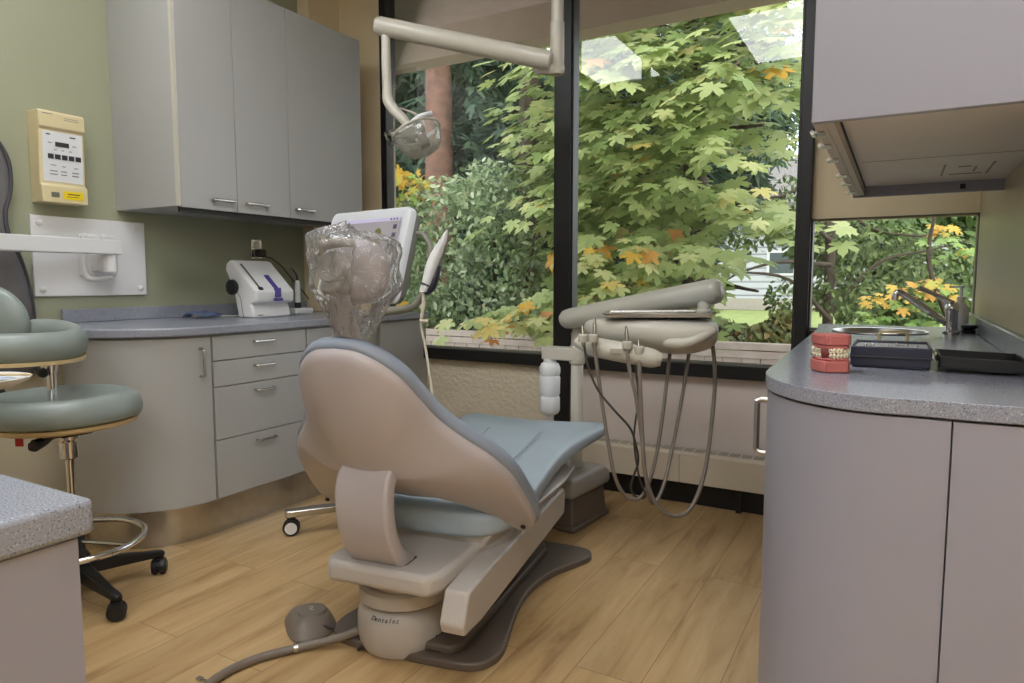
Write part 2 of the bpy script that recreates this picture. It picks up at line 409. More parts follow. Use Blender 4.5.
# baseboard heater under the middle window
h = thing('baseboard_heater', 'long ivory baseboard heater under the middle window', 'heater', (-.9, YW-.06, 0))
obj('casing', MB().prism([(3.25, .115), (3.25, .255), (3.262, .268), (3.349, .268), (3.349, .115)], -1.47, -.33, Matrix(((0, 0, 1, 0), (1, 0, 0, 0), (0, 1, 0, 0), (0, 0, 0, 1)))), 'heater', h, bevel=.003)
mb = MB()
for i in range(20):
    x = -1.44+i*.055; mb.box(x, x+.045, 3.272, 3.335, .2675, .2695)
obj('grille', mb, 'grille', h)
obj('panel_joint', MB().box(-.902, -.898, 3.2485, 3.2505, .117, .255), 'grille', h)
for x in (-1.42, -.62): obj('foot', MB().box(x-.012, x+.012, 3.27, 3.29, 0, .116), 'black', h)

# ------------------------------------------------------------------ left cabinets
def curve_front(off, n=14):
    """plan outline of the rounded left run: from the wall round to the straight front"""
    cx, cy, r = -2.86, 1.86, .36+off
    pts = [(XL, 1.66-off), (-3.05, 1.565-off)]
    for i in range(n+1):
        a = R(-118)+R(118)*i/n
        pts.append((cx+r*math.cos(a), cy+r*math.sin(a)))
    return pts
def arc_strip(off0, off1, a0, a1, n=20, c=(-2.86, 1.86), r=.36):
    o = []
    for i in range(n+1):
        a = R(a0)+R(a1-a0)*i/n; o.append((c[0]+(r+off0)*math.cos(a), c[1]+(r+off0)*math.sin(a)))
    for i in range(n+1):
        a = R(a1)+R(a0-a1)*i/n; o.append((c[0]+(r+off1)*math.cos(a), c[1]+(r+off1)*math.sin(a)))
    return o
FX = -2.50
def pull(parent, p0, p1, out, r=.0045, h=.022, m='nickel', flat=True):
    """bar pull from p0 to p1 standing off along out"""
    p0, p1, out = Vector(p0), Vector(p1), Vector(out); d = (p1-p0).normalized()
    mb = MB()
    mb.tube([p0, p0+out*h*.8, p0+out*h+d*.006, p0+out*h+d*.012, p1+out*h-d*.012, p1+out*h-d*.006, p1+out*h*.8, p1], r, 8)
    return obj('handle', mb, m, parent)
# toe kick
tk = [(x, y) for x, y in curve_front(-.055)]+[(FX-.055, YW), (XL, YW)]
struct('baseboard_left', MB().prism(tk, 0, .165), 'steel')
cc = thing('corner_cabinet', 'grey curved end cabinet with tall rounded door under the left worktop', 'cabinet', (-2.86, 1.8, .165))
obj('carcass', MB().prism(curve_front(-.018)+[(FX-.018, 1.858), (XL, 1.858)], .165, .872), 'lam', cc)
d = obj('door', MB().prism(arc_strip(-.017, 0, -112, -1.0, 28), .168, .866), 'lam', cc)
pull(d, (-2.499, 1.80, .705), (-2.499, 1.80, .82), (1, 0, 0), .006, .03)
def drawer_unit(y0, y1, l):
    t = thing('drawer_cabinet', l, 'cabinet', (-2.9, (y0+y1)/2, .165), 0, 'drawer cabinets under the left worktop')
    obj('carcass', MB().box(XL+.005, FX-.018, y0+.001, y1-.001, .166, .872), 'lam', t)
    for z0, z1 in ((.762, .866), (.650, .758), (.422, .646), (.168, .418)):
        dd = obj('drawer', MB().box(FX-.018, FX, y0+.003, y1-.003, z0, z1), 'lam', t, bevel=.0012, seg=1)
        yc = (y0+y1)/2
        zc = z1-.035
        pull(dd, (FX, yc-.05, zc), (FX, yc+.05, zc), (1, 0, 0), .005, .024)
    return t
drawer_unit(1.862, 2.385, 'grey four-drawer cabinet right of the curved end cabinet')
drawer_unit(2.387, 2.91, 'grey four-drawer cabinet half hidden by the dental chair back')
t = thing('filler_cabinet', 'plain grey cabinet end against the window wall behind the monitor', 'cabinet', (-2.9, 3.13, .165))
obj('carcass', MB().box(XL+.095, FX-.018, 2.913, YW-.005, .166, .872), 'lam', t)
obj('door', MB().box(FX-.018, FX, 2.916, YW-.008, .168, .866), 'lam', t, bevel=.0012, seg=1)
w = thing('worktop', 'speckled grey worktop with rounded end on the left cabinets', 'worktop', (-2.86, 2.4, .873))
obj('slab', MB().prism(curve_front(.022, 24)+[(FX+.022, YW-.006), (-3.155, YW-.006), (-3.155, 3.095), (XL+.002, 3.095)], .874, .911), 'stone', w, bevel=.006)
obj('backsplash', MB().box(XL+.002, XL+.022, 1.655, 3.095, .911, .972), 'stone', w, bevel=.003)
# upper cabinets
UX = -2.78
u = thing('wall_cabinet', 'tall grey three-door cabinet hung on the green wall', 'cabinet', (-3, 2.5, 1.43))
obj('carcass', MB().box(XL+.095, UX-.018, 1.93, 3.12, 1.43, 2.48).box(XL+.002, XL+.095, 1.93, 3.085, 1.43, 2.48), 'lam', u)
obj('side_edge', MB().box(UX-.018, UX-.001, 1.93, 1.944, 1.43, 2.48), 'lamedge', u)
for y0, y1, hy in ((1.945, 2.238, (2.10, 2.205)), (2.242, 2.566, (2.29, 2.405)), (2.570, 3.12, (2.605, 2.715))):
    dd = obj('door', MB().box(UX-.018, UX, y0, y1, 1.425, 2.479), 'lam', u, bevel=.001, seg=1)
    pull(dd, (UX, hy[0], 1.470), (UX, hy[1], 1.470), (1, 0, 0), .008, .028)
obj('bottom_rail', MB().box(UX-.035, UX-.02, 1.95, 3.08, 1.405, 1.43), 'seam', u)

# ------------------------------------------------------------------ near left counter
n_ = thing('side_counter_cabinet', 'pale grey cabinet end at the near left corner', 'cabinet', (-1.2, 0, 0))
obj('carcass', MB().box(-1.75, -.795, -.9, .385, .09, .82), 'lamr', n_)
obj('plinth', MB().box(-1.7, -.84, -.86, .34, 0, .09), 'blackp', n_)
obj('end_panel', MB().box(-.79, -.770, -.9, .397, .09, .82), 'lamr', n_, bevel=.001, seg=1)
tag(obj('worktop', MB().box(-1.8, -.762, -.95, .412, .8215, .862), 'stone', bevel=.007, seg=3), 'speckled grey square-cornered worktop on the near left cabinet', 'worktop')

# ------------------------------------------------------------------ right cabinets
def right_outline(off):
    """plan of the rounded right run, from the wall end along the front, round the nose and back to the window"""
    c = (-.02, 1.49); pts = [(XR-.002, 1.262-off)]
    pts.append((.10, 1.255-off))
    cx, cy = -.01, 1.54
    rx, ry = .232+off, .285+off
    for i in range(19):
        a = R(-80)-R(100)*i/18
        pts.append((cx+rx*math.cos(a), cy+ry*math.sin(a)))
    pts.append((-.278-off, 2.9)); pts.append((-.298-off, 3.3))
    return pts
rc = thing('sink_cabinet', 'cool grey cabinet with big rounded corner under the right worktop', 'cabinet', (0, 2.2, 0))
obj('carcass', MB().prism(right_outline(-.027)+[(XR-.002, 3.3)], .10, .882), 'lamr', rc)
obj('plinth', MB().prism(right_outline(-.09)+[(XR-.002, 3.25)], 0, .10), 'blackp', rc)
ro = right_outline(-.008); ri = right_outline(-.026)
seamx = .082
fr_o = [p for p in ro[1:22]]; fr_i = [p for p in ri[1:22]]
fr_o[0] = (seamx-.0015, ro[1][1]); fr_i[0] = (seamx-.0015, ri[1][1])
obj('curved_panel', MB().prism(fr_o+fr_i[::-1], .105, .878), 'lamr', rc)
obj('front_door', MB().prism([(XR-.003, ro[0][1]), (seamx+.0015, ro[1][1]), (seamx+.0015, ri[1][1]), (XR-.003, ri[0][1])], .105, .878), 'lamr', rc)
sd = obj('side_door', MB().prism([ro[-3], ro[-2], ri[-2], ri[-3]], .105, .878), 'lamr', rc)
# big steel pull on the side door
pull(sd, (-.252, 1.80, .665), (-.252, 1.80, .80), (-1, 0, 0), .0075, .05, 'steel')
# worktop with an oval sink opening
rw = thing('worktop', 'speckled grey worktop with rounded nose and sink on the right', 'worktop', (0, 2.2, .883))
SC = (-.06, 2.88); SA, SB = .15, .17
outer = right_outline(-.003)[:-1]+[(-.305, YW-.065), (XR-.002, YW-.065)]
inner = [(SC[0]+SA*math.cos(2*PI*i/40), SC[1]+SB*math.sin(2*PI*i/40)) for i in range(40)]
bm = bmesh.new(); es = []
for loop in (outer, inner):
    vs = [bm.verts.new((x, y, .91)) for x, y in loop]
    es += [bm.edges.new((vs[i], vs[(i+1) % len(vs)])) for i in range(len(vs))]
bmesh.ops.triangle_fill(bm, edges=es, use_beauty=True)
g = bmesh.ops.extrude_face_region(bm, geom=bm.faces[:])
bmesh.ops.translate(bm, verts=[e for e in g['geom'] if isinstance(e, bmesh.types.BMVert)], vec=(0, 0, -.027))
bmesh.ops.recalc_face_normals(bm, faces=bm.faces)
mb = MB(); bm.verts.index_update(); mb.v = [tuple(v.co) for v in bm.verts]; mb.f = [tuple(v.index for v in f.verts) for f in bm.faces]; bm.free()
obj('slab', mb, 'stoner', rw, bevel=.005)
obj('backsplash', MB().box(XR-.022, XR-.002, YRET+.02, YW-.002, .911, .968), 'stoner', rw, bevel=.003)
sk = thing('sink', 'oval steel sink set into the right worktop', 'sink', (SC[0], SC[1], .91))
prof = [(1.07, .0015), (1.06, .004), (1.0, .003), (.97, -.004), (.93, -.018), (.8, -.024), (.1, -.0255)]
mb = MB()
rings = [[(SC[0]+SA*k*math.cos(2*PI*j/48), SC[1]+SB*k*math.sin(2*PI*j/48), .911+z) for j in range(48)] for k, z in prof]
mb.loft(rings, False)
obj('bowl', mb, 'steel', sk)
obj('drain', MB().lathe([(.03, 0), (.03, .003), (.018, .003), (.016, .001), (0, .001)], 24, Matrix.Translation((SC[0], SC[1], .886))), 'chrome', sk)

# right upper cabinet
ru = thing('hanging_cabinet', 'large cool grey cabinet hanging over the right worktop', 'cabinet', (.06, 2, 1.38))
ux0, ux1, uy0, uy1, uz = -.15, XR-.002, 1.35, 2.60, 1.38
obj('carcass', MB().box(ux0+.02, ux1, uy0+.018, uy1-.02, uz+.03, ZC-.002), 'under', ru)
obj('front_panel', MB().box(ux0, ux1, uy0, uy0+.018, uz, ZC-.002), 'lamr', ru, bevel=.001, seg=1)
obj('back_panel', MB().box(ux0, ux1, uy1-.02, uy1, uz-.004, ZC-.002), 'lamr', ru, bevel=.001, seg=1)
for a, b in ((uy0+.019, 1.98), (1.984, uy1-.021)):
    dd = obj('door', MB().box(ux0, ux0+.02, a, b, uz, ZC-.002), 'lamedge', ru, bevel=.001, seg=1)
obj('light_rail', MB().box(ux0+.0205, ux0+.034, uy0+.02, uy1-.022, uz+.002, uz+.03), 'lamedge', ru)
obj('bottom_joint', MB().box(ux0+.034, ux0+.038, uy0+.02, uy1-.022, uz+.027, uz+.0305), 'seam', ru)
obj('bottom_seam', MB().box(ux0+.05, ux1-.02, 2.05, 2.053, uz+.029, uz+.0305), 'grille', ru)
for y in (1.42, 1.56, 1.75, 2.02, 2.2, 2.42):
    obj('hinge', MB().tube([(ux0-.006, y, uz-.003), (ux0-.006, y+.035, uz-.003)], .004, 8).box(ux0-.004, ux0+.014, y+.01, y+.045, uz-.004, uz), 'nickel', ru)
mb = MB()
for x0, x1, y0, y1 in ((.09, .095, 2.2, 2.42), (.20, .205, 2.2, 2.42), (.11, .19, 2.40, 2.406), (.125, .155, 2.25, 2.256), (.165, .17, 2.27, 2.36)):
    mb.box(x0, x1, y0, y1, uz+.0285, uz+.0305)
obj('vent_plate', mb, 'taupe2', ru)
obj('catch', MB().box(.15, .165, uy1-.03, uy1-.018, uz+.005, uz+.02), 'blackp', ru)

# ------------------------------------------------------------------ right worktop items
ZT = .911
# orthodontic study model
tm = thing('dental_model', 'coral pink jaw model with braced ivory teeth on the right worktop', 'dental model', (-.118, 1.568, ZT), R(22))
def T3(x, y, z): return Matrix.Translation((x, y, z))
base = [(-.034, .03), (-.034, -.012), (-.022, -.034), (.022, -.034), (.034, -.012), (.034, .03)]
obj('lower_base', MB().prism(base, 0, .024).prism([(x*.94, y*.94) for x, y in base], .024, .030), 'gum', tm, local=True, bevel=.003)
obj('upper_base', MB().prism(base, .056, .078).prism([(x*.94, y*.94) for x, y in base], .048, .056), 'gum', tm, local=True, bevel=.003)
obj('cheek_shade', MB().ball((-.014, -.0225, .039), (.014, .008, .0165), 20, 12), 'gum_shade', tm, local=True)  # dark ball stands in for shade; the blocks have no opening here
obj('gum_block', MB().prism([(-.024, .028), (-.024, -.008), (-.012, -.023), (.012, -.023), (.024, -.008), (.024, .028)], .028, .05), 'gum', tm, local=True, bevel=.002)
mbu, mbl, mbr, cheek = MB(), MB(), MB(), MB()
arch = catmull([(-.031, .026, 0), (-.031, .006, 0), (-.026, -.014, 0), (-.013, -.028, 0), (0, -.0315, 0), (.013, -.028, 0), (.026, -.014, 0), (.031, .006, 0), (.031, .026, 0)], 8)
for i in range(14):
    p = arch[int(2+i*60/13)]
    mbu.ball((p.x, p.y, .0445), (.0042, .0042, .0065), 10, 6); mbl.ball((p.x*.97, p.y*.97, .034), (.004, .004, .006), 10, 6)
    o = Vector((p.x, p.y, 0)).normalized()*.004
    for z in (.0335, .045): mbr.box(p.x+o.x-.0012, p.x+o.x+.0012, p.y+o.y-.0012, p.y+o.y+.0012, z-.0015, z+.0015)
obj('upper_teeth', mbu, 'tooth', tm, local=True); obj('lower_teeth', mbl, 'tooth', tm, local=True); obj('braces', mbr, 'nickel', tm, local=True)
# instrument case
cs = thing('instrument_case', 'open black case with grey foam and loose parts beside the jaw model', 'case', (-.01, 1.78, ZT))
cx0, cx1, cy0, cy1 = -.088, .066, 1.672, 1.86
mb = MB(); th = .005
mb.box(cx0+.003, cx1-.003, cy0+.003, cy1-.003, ZT, ZT+.005)
mb.box(cx0, cx1, cy0, cy0+th, ZT+.004, ZT+.046); mb.box(cx0, cx1, cy1-th, cy1, ZT+.004, ZT+.046)
mb.box(cx0, cx0+th, cy0+th, cy1-th, ZT+.004, ZT+.046); mb.box(cx1-th, cx1, cy0+th, cy1-th, ZT+.004, ZT+.046)
bd = obj('case_body', mb, 'navy', cs, bevel=.003)
obj('rim', MB().box(cx0-.003, cx1+.003, cy0-.003, cy0+.003, ZT+.02, ZT+.025).box(cx0-.003, cx0+.003, cy0, cy1, ZT+.02, ZT+.025), 'blackp', cs, bevel=.001)
obj('foam_insert', MB().box(cx0+th, cx1-th, cy0+th, cy1-th, ZT+.006, ZT+.040), 'foam', cs)
hd = obj('carry_handle', MB().tube([(-.038, cy1+.006, ZT+.03), (-.038, cy1+.010, ZT+.060), (-.032, cy1+.010, ZT+.066), (.016, cy1+.010, ZT+.066), (.022, cy1+.010, ZT+.060), (.022, cy1+.006, ZT+.03)], .0035, 8), 'brass', cs)
lid = MB()
A = T3(cx1+.010, 0, ZT+.008) @ Matrix.Rotation(R(1.5), 4, 'Y')
lid.box(0, .155, cy0-.02, cy1-.03, 0, .004, A)
for a in ((0, .155, cy0-.02, cy0-.014), (0, .155, cy1-.036, cy1-.03), (0, .006, cy0-.02, cy1-.03), (.149, .155, cy0-.02, cy1-.03)): lid.box(*a, .003, .026, A)
obj('lid', lid, 'blackp', cs, bevel=.002)
obj('hinge', MB().tube([(cx1+.006, cy0+.02, ZT+.035), (cx1+.006, cy1-.05, ZT+.035)], .004, 8), 'nickel', cs)
obj('tag', MB().box(cx1-.002, cx1+.012, cy0-.0055, cy0-.004, ZT+.002, ZT+.022).tube([(cx1+.005, cy0-.004, ZT+.02), (cx1+.003, cy0+.01, ZT+.044)], .001, 6), 'lcd', cs)
for i in range(7):
    x = -.06+i*.016+random.uniform(-.004, .004); y = 1.74+random.uniform(-.03, .06)
    o = obj('steel_bracket', MB().box(-.006, .006, -.002, .002, 0, .003).box(-.006, -.003, -.002, .002, .003, .007), 'chrome', bevel=.0005, seg=1)
    o.location = (x, y, ZT+.0402); o.rotation_euler = (0, 0, random.uniform(0, 3))
    tag(o, 'small shiny steel piece lying on the grey foam of the open case', 'dental part', 'loose steel pieces in the case')
# faucet
fa = thing('faucet', 'chrome single lever faucet beside the sink', 'faucet', (.165, 2.88, ZT))
obj('body', MB().lathe([(.026, 0), (.026, .008), (.020, .012), (.019, .075), (.022, .08), (.023, .10), (.016, .112), (0, .114)], 24, T3(.165, 2.88, ZT)), 'chrome', fa)
obj('spout', MB().tube([(.160, 2.88, ZT+.03), (.12, 2.875, ZT+.062), (.06, 2.865, ZT+.105), (.01, 2.855, ZT+.142), (-.004, 2.852, ZT+.146), (-.012, 2.851, ZT+.135), (-.012, 2.851, ZT+.118)], [.012, .013, .013, .012, .012, .012, .012], 14, smooth=5), 'chrome', fa)
obj('lever', MB().tube([(.165, 2.88, ZT+.105), (.14, 2.877, ZT+.122), (.10, 2.87, ZT+.145), (.06, 2.86, ZT+.163)], [.014, .010, .007, .010], 12, smooth=4), 'chrome', fa)
obj('pull_rod', MB().tube([(.15, 2.87, ZT+.045), (.09, 2.86, ZT+.068)], .005, 8), 'chrome', fa)
so = thing('soap_dispenser', 'translucent white pump bottle behind the faucet', 'bottle', (.205, 3.10, ZT))
obj('bottle_body', MB().lathe([(.026, 0), (.028, .005), (.028, .085), (.020, .10), (.012, .106), (.012, .115), (0, .115)], 24, T3(.205, 3.10, ZT)), 'soap', so)
obj('pump', MB().lathe([(.014, .113), (.014, .128), (.005, .13), (.005, .16), (.009, .162), (.009, .17), (0, .171)], 16, T3(.205, 3.10, ZT)).box(.165, .205, 3.094, 3.106, ZT+.161, ZT+.169), 'white', so)
tag(obj('sink_stopper', MB().lathe([(.022, 0), (.023, .012), (.019, .014), (.024, .02), (.024, .03), (.010, .034), (0, .034)], 20, T3(.222, 2.93, ZT)), 'blackp'), 'round black and chrome cap right of the faucet', 'stopper')

# ------------------------------------------------------------------ left wall fittings
xc = thing('xray_control', 'tan wall mounted control box with white keypad', 'control box', (XL, 1.67, 1.43))
X0, X1, y0, y1 = XL+.001, -3.160, 1.566, 1.752
pr = [(X0, 1.432), (X1+.004, 1.432), (X1+.004, 1.502), (X1-.012, 1.512), (X1-.004, 1.738), (X1+.006, 1.748), (X1+.006, 1.808), (X1-.004, 1.816), (X0, 1.816)]
YZ = Matrix(((1, 0, 0, 0), (0, 0, 1, 0), (0, 1, 0, 0), (0, 0, 0, 1)))      # prism (x,z) extruded along y
obj('housing', MB().prism(pr, y0, y1, YZ), 'tan', xc, bevel=.004)
obj('keypad', MB().prism([(X1-.0125, 1.522), (X1-.010, 1.522), (X1-.003, 1.732), (X1-.0055, 1.732)], y0+.014, y1-.010, YZ), 'panelw', xc)
def onpanel(z): return X1-.0095+(z-1.522)*.0333
def patch(name, ya, yb, za, zb, m, dx=.0015): return obj(name, MB().box(onpanel((za+zb)/2)-.002, onpanel((za+zb)/2)+dx, ya, yb, za, zb), m, xc)
patch('display', y0+.065, y0+.12, 1.672, 1.690, 'ink')
for i in range(5): patch('button', y0+.034+i*.028, y0+.056+i*.028, 1.618, 1.638, 'ink', .002)
for ya, yb, z in ((.036, .052, 1.683), (.135, .15, 1.679), (.125, .148, 1.714), (.03, .045, 1.716), (.045, .066, 1.590), (.09, .104, 1.588), (.14, .155, 1.586), (.04, .07, 1.566), (.085, .108, 1.566), (.13, .158, 1.566), (.04, .07, 1.552), (.085, .108, 1.552), (.13, .158, 1.552), (.06, .07, 1.655), (.09, .1, 1.655), (.12, .13, 1.655)):
    patch('print_line', y0+ya, y0+yb, z, z+(.005 if z > 1.7 else .003), 'inkg' if z < 1.7 else 'ink', .001)
obj('counter_window', MB().box(X1+.003, X1+.0055, y0+.034, y0+.066, 1.455, 1.476), 'lcd', xc)
obj('warning_label', MB().box(X1+.003, X1+.0055, y0+.084, y0+.164, 1.449, 1.484), 'yellow', xc)
obj('label_print', MB().box(X1+.0054, X1+.0062, y0+.10, y0+.15, 1.470, 1.474).box(X1+.0054, X1+.0062, y0+.095, y0+.145, 1.460, 1.462), 'ink', xc)
obj('housing_print', MB().box(X1+.0055, X1+.0066, y0+.015, y0+.055, 1.800, 1.803).box(X1+.0055, X1+.0066, y0+.10, y0+.16, 1.792, 1.794).box(X1+.0055, X1+.0066, y0+.10, y0+.16, 1.784, 1.786), 'inkg', xc)
wp = thing('xray_arm_mount', 'white wall plate holding a swing arm below the control box', 'wall mount', (XL, 1.8, 1.03))
obj('plate', MB().box(XL+.001, XL+.017, 1.549, 2.054, 1.030, 1.380), 'whitemetal', wp, bevel=.003)
for y, z in ((1.582, 1.348), (2.02, 1.348), (1.582, 1.062), (2.02, 1.062)):
    obj('bolt', MB().lathe([(.014, 0), (.014, .006), (.008, .010), (0, .010)], 16, frame_of((0, 1, 0), (0, 0, 1), (1, 0, 0), (XL+.016, y, z))), 'whitemetal', wp)
obj('bracket', MB().box(XL+.016, XL+.03, 1.735, 1.90, 1.12, 1.31).prism([(XL+.028, 1.14), (XL+.13, 1.14), (XL+.13, 1.22), (XL+.028, 1.22)], 1.785, 1.845, YZ), 'whitemetal', wp, bevel=.006)
obj('bracket_lip', MB().tube([(XL+.03, 1.752, 1.30), (XL+.034, 1.752, 1.14), (XL+.06, 1.78, 1.105), (XL+.12, 1.825, 1.12)], .012, 8, smooth=3), 'whitemetal', wp)
for y in (1.758, 1.845): obj('bolt', MB().lathe([(.014, 0), (.014, .006), (.008, .010), (0, .010)], 16, frame_of((0, 1, 0), (0, 0, 1), (1, 0, 0), (XL+.03, y, 1.300))), 'whitemetal', wp)
ax = Vector((-3.125, 1.855, 1.25)); bx_ = Vector((-2.93, .75, 1.245)); dd = (bx_-ax).normalized()
rg = sweep([ax, bx_], [(-.028, -.033), (.028, -.033), (.028, .033), (-.028, .033)])
obj('swing_arm', MB().loft(rg), 'whitemetal', wp, bevel=.005)
obj('arm_pivot', MB().cyl((-3.125, 1.815, 1.14), (-3.125, 1.815, 1.225), .030), 'whitemetal', wp)
# apron
hk = thing('wall_hook', 'white wall hook carrying the dark apron at the left edge', 'hook', (XL, 1.3, 1.75))
obj('hook_plate', MB().box(XL+.001, XL+.012, 1.20, 1.40, 1.755, 1.80), 'white', hk, bevel=.003)
obj('hook_arm', MB().tube([(XL+.01, 1.36, 1.765), (XL+.08, 1.40, 1.758), (XL+.10, 1.415, 1.765)], .010, 10, smooth=4), 'white', hk)
ap = thing('lead_apron', 'dark grey protective apron hanging on the left wall', 'apron', (XL+.04, 1.3, .68))
prof = [(1.30, 1.735), (1.365, 1.722), (1.42, 1.675), (1.460, 1.60), (1.468, 1.52), (1.458, 1.45), (1.437, 1.38), (1.440, 1.30), (1.462, 1.24), (1.50, 1.14), (1.525, 1.03), (1.533, .93), (1.535, .80), (1.53, .70)]
left = [(2*1.22-y, z) for y, z in prof[::-1]]
def xof(y, z): return XL+.045+.016*math.sin(y*31)+.008*math.sin(y*60+z*7)
rows = []
for i in range(15):
    z = 1.735-(1.735-.70)*i/14
    ye = np.interp(-z, [-p[1] for p in prof], [p[0] for p in prof])
    rows.append([(xof(1.22+(ye-1.22)*(j/12*2-1), z), 1.22+(ye-1.22)*(j/12*2-1), z) for j in range(13)])
obj('apron_body', MB().sheet(rows), 'apron', ap, solid=.014, sub=1)
obj('binding', MB().tube([(xof(y, z), y, z) for y, z in prof], .009, 8, smooth=4), 'aprone', ap)

# outlet with plug behind the scanner machine
ol = thing('wall_outlet', 'small wall outlet with black plug above the left worktop', 'outlet', (XL, 2.735, 1.25))
obj('cover_plate', MB().box(XL+.001, XL+.008, 2.695, 2.77, 1.225, 1.335), 'nickel', ol, bevel=.002)
obj('socket', MB().box(XL+.007, XL+.012, 2.715, 2.75, 1.24, 1.275).box(XL+.007, XL+.012, 2.715, 2.75, 1.285, 1.32), 'white', ol, bevel=.002)
pl = thing('power_adapter', 'black plug adapter with thin cord at the left wall outlet', 'plug', (XL+.03, 2.75, 1.23))
obj('plug_body', MB().box(XL+.0125, XL+.055, 2.71, 2.765, 1.235, 1.28), 'blackp', pl, bevel=.008)
obj('plug_cord', MB().tube([(XL+.05, 2.75, 1.24), (XL+.06, 2.80, 1.225), (XL+.05, 2.88, 1.18), (XL+.05, 2.96, 1.10), (XL+.05, 3.04, 1.03), (XL+.05, 3.08, .985)], .004, 8, smooth=6), 'cord', pl)

# ------------------------------------------------------------------ left worktop items
ZL = .911
sm = thing('sealing_machine', 'white wedge shaped bench machine with black dial on the left worktop', 'machine', (-2.87, 2.47, ZL))
Y0, Y1 = 2.34, 2.585
prm = [(-2.93, ZL), (-2.815, ZL), (-2.822, ZL+.045), (-2.835, ZL+.065), (-2.79, ZL+.07), (-2.785, ZL+.125), (-2.80, ZL+.135), (-2.955, ZL+.262), (-2.985, ZL+.268), (-3.01, ZL+.25), (-3.018, ZL+.22), (-2.96, ZL+.13)]
obj('housing', MB().prism([(x, ZL+(z-ZL)*1.1) for x, z in prm], Y0, Y1, YZ), 'white', sm, bevel=.012, seg=3)
obj('dial', MB().lathe([(.036, 0), (.040, .006), (.038, .02), (.030, .026), (0, .027)], 28, frame_of((1, 0, 0), (0, 0, 1), (0, -1, 0), (-2.955, Y0+.001, ZL+.155))), 'blackp', sm)
up_ = Vector((-.155, 0, .140)).normalized(); nn = Vector((.140, 0, .155)).normalized(); yy = Vector((0, 1, 0))
def slant(ya, yb, s0, s1, h0=-.002, h1=.003):
    o = Vector((-2.80, 0, ZL+.1485)); return MB().box(s0, s1, ya, yb, h0, h1, frame_of(up_, yy, nn, o))
obj('slot', slant(Y0+.028, Y0+.038, .0, .185), 'taupe', sm)
obj('slot_slider', slant(Y0+.022, Y0+.046, -.012, .006, -.008, .008), 'navy', sm, bevel=.002)
obj('latch', slant(Y0+.12, Y0+.15, .0, .10, -.002, .005).box(-2.795, -2.778, Y0+.115, Y0+.15, ZL+.105, ZL+.152).box(-2.782, -2.765, Y0+.10, Y0+.15, ZL+.085, ZL+.10), 'purple', sm, bevel=.003)
obj('side_groove', MB().tube([(-2.888, Y0-.0005, ZL+.004), (-2.905, Y0-.0005, ZL+.10), (-2.99, Y0-.0005, ZL+.20)], .0018, 6), 'taupe2', sm)
obj('maker_mark', MB().box(-2.8155, -2.8140, Y0+.03, Y0+.06, ZL+.012, ZL+.016), 'ink', sm)
cl = thing('curing_light', 'slim white and black curing light on its charger base', 'curing light', (-2.955, 2.76, ZL))
obj('charger_base', MB().box(-3.00, -2.90, 2.70, 2.83, ZL, ZL+.035), 'white', cl, bevel=.01)
obj('wand_body', MB().lathe([(.014, .03), (.017, .035), (.017, .06), (.014, .065), (.014, .12), (.016, .13), (.013, .18), (.008, .19), (0, .19)], 16, T3(-2.955, 2.765, ZL)), 'white', cl)
obj('grip', MB().lathe([(.0175, .033), (.0185, .04), (.0185, .062), (.0175, .066)], 16, T3(-2.955, 2.765, ZL)), 'blackp', cl)
obj('light_tip', MB().tube([(-2.955, 2.765, ZL+.19), (-2.955, 2.76, ZL+.22), (-2.965, 2.74, ZL+.25), (-2.97, 2.725, ZL+.255)], [.006, .006, .005, .004], 10, smooth=4), 'blackp', cl)
mb = MB()
rows = [[(-3.14+.035*i+.006*math.sin(i*3+j), 2.17+.028*j, ZL+.004+.035*abs(math.sin(i*1.9+j*1.3))*(1-abs(i-2)/3.2)) for j in range(6)] for i in range(5)]
mb.sheet(rows)
tag(obj('plastic_wrapper', mb, 'bluefoil', solid=.002), 'crumpled blue wrapper lying on the left worktop', 'wrapper')
tag(obj('white_cable', MB().tube([(-3.16, 2.22, ZL+.005), (-3.12, 2.30, ZL+.010), (-3.08, 2.38, ZL+.004), (-3.03, 2.44, ZL+.005)], .004, 8, smooth=5), 'white'), 'short white cable lying behind the bench machine', 'cable')

# ------------------------------------------------------------------ camera geometry (1024 x 683)
CAMZ = 1.10; TILT = math.atan(61/682.7); YAW = math.atan(388/682.7*math.cos(TILT))
FV = Vector((-math.sin(YAW)*math.cos(TILT), math.cos(YAW)*math.cos(TILT), -math.sin(TILT)))
RV = Vector((math.cos(YAW), math.sin(YAW), 0)); UV = RV.cross(FV)
FH = Vector((-math.sin(YAW), math.cos(YAW), 0))
def at(x, y, D):
    """world point seen at (x, y), D metres deep in the room"""
    return Vector((0, 0, CAMZ))+(FV+RV*((x-512)/682.7)-UV*((y-341.5)/682.7))*D
def gnd(x, y, z=0):
    d = FV+RV*((x-512)/682.7)-UV*((y-341.5)/682.7); return Vector((0, 0, CAMZ))+d*((z-CAMZ)/d.z)

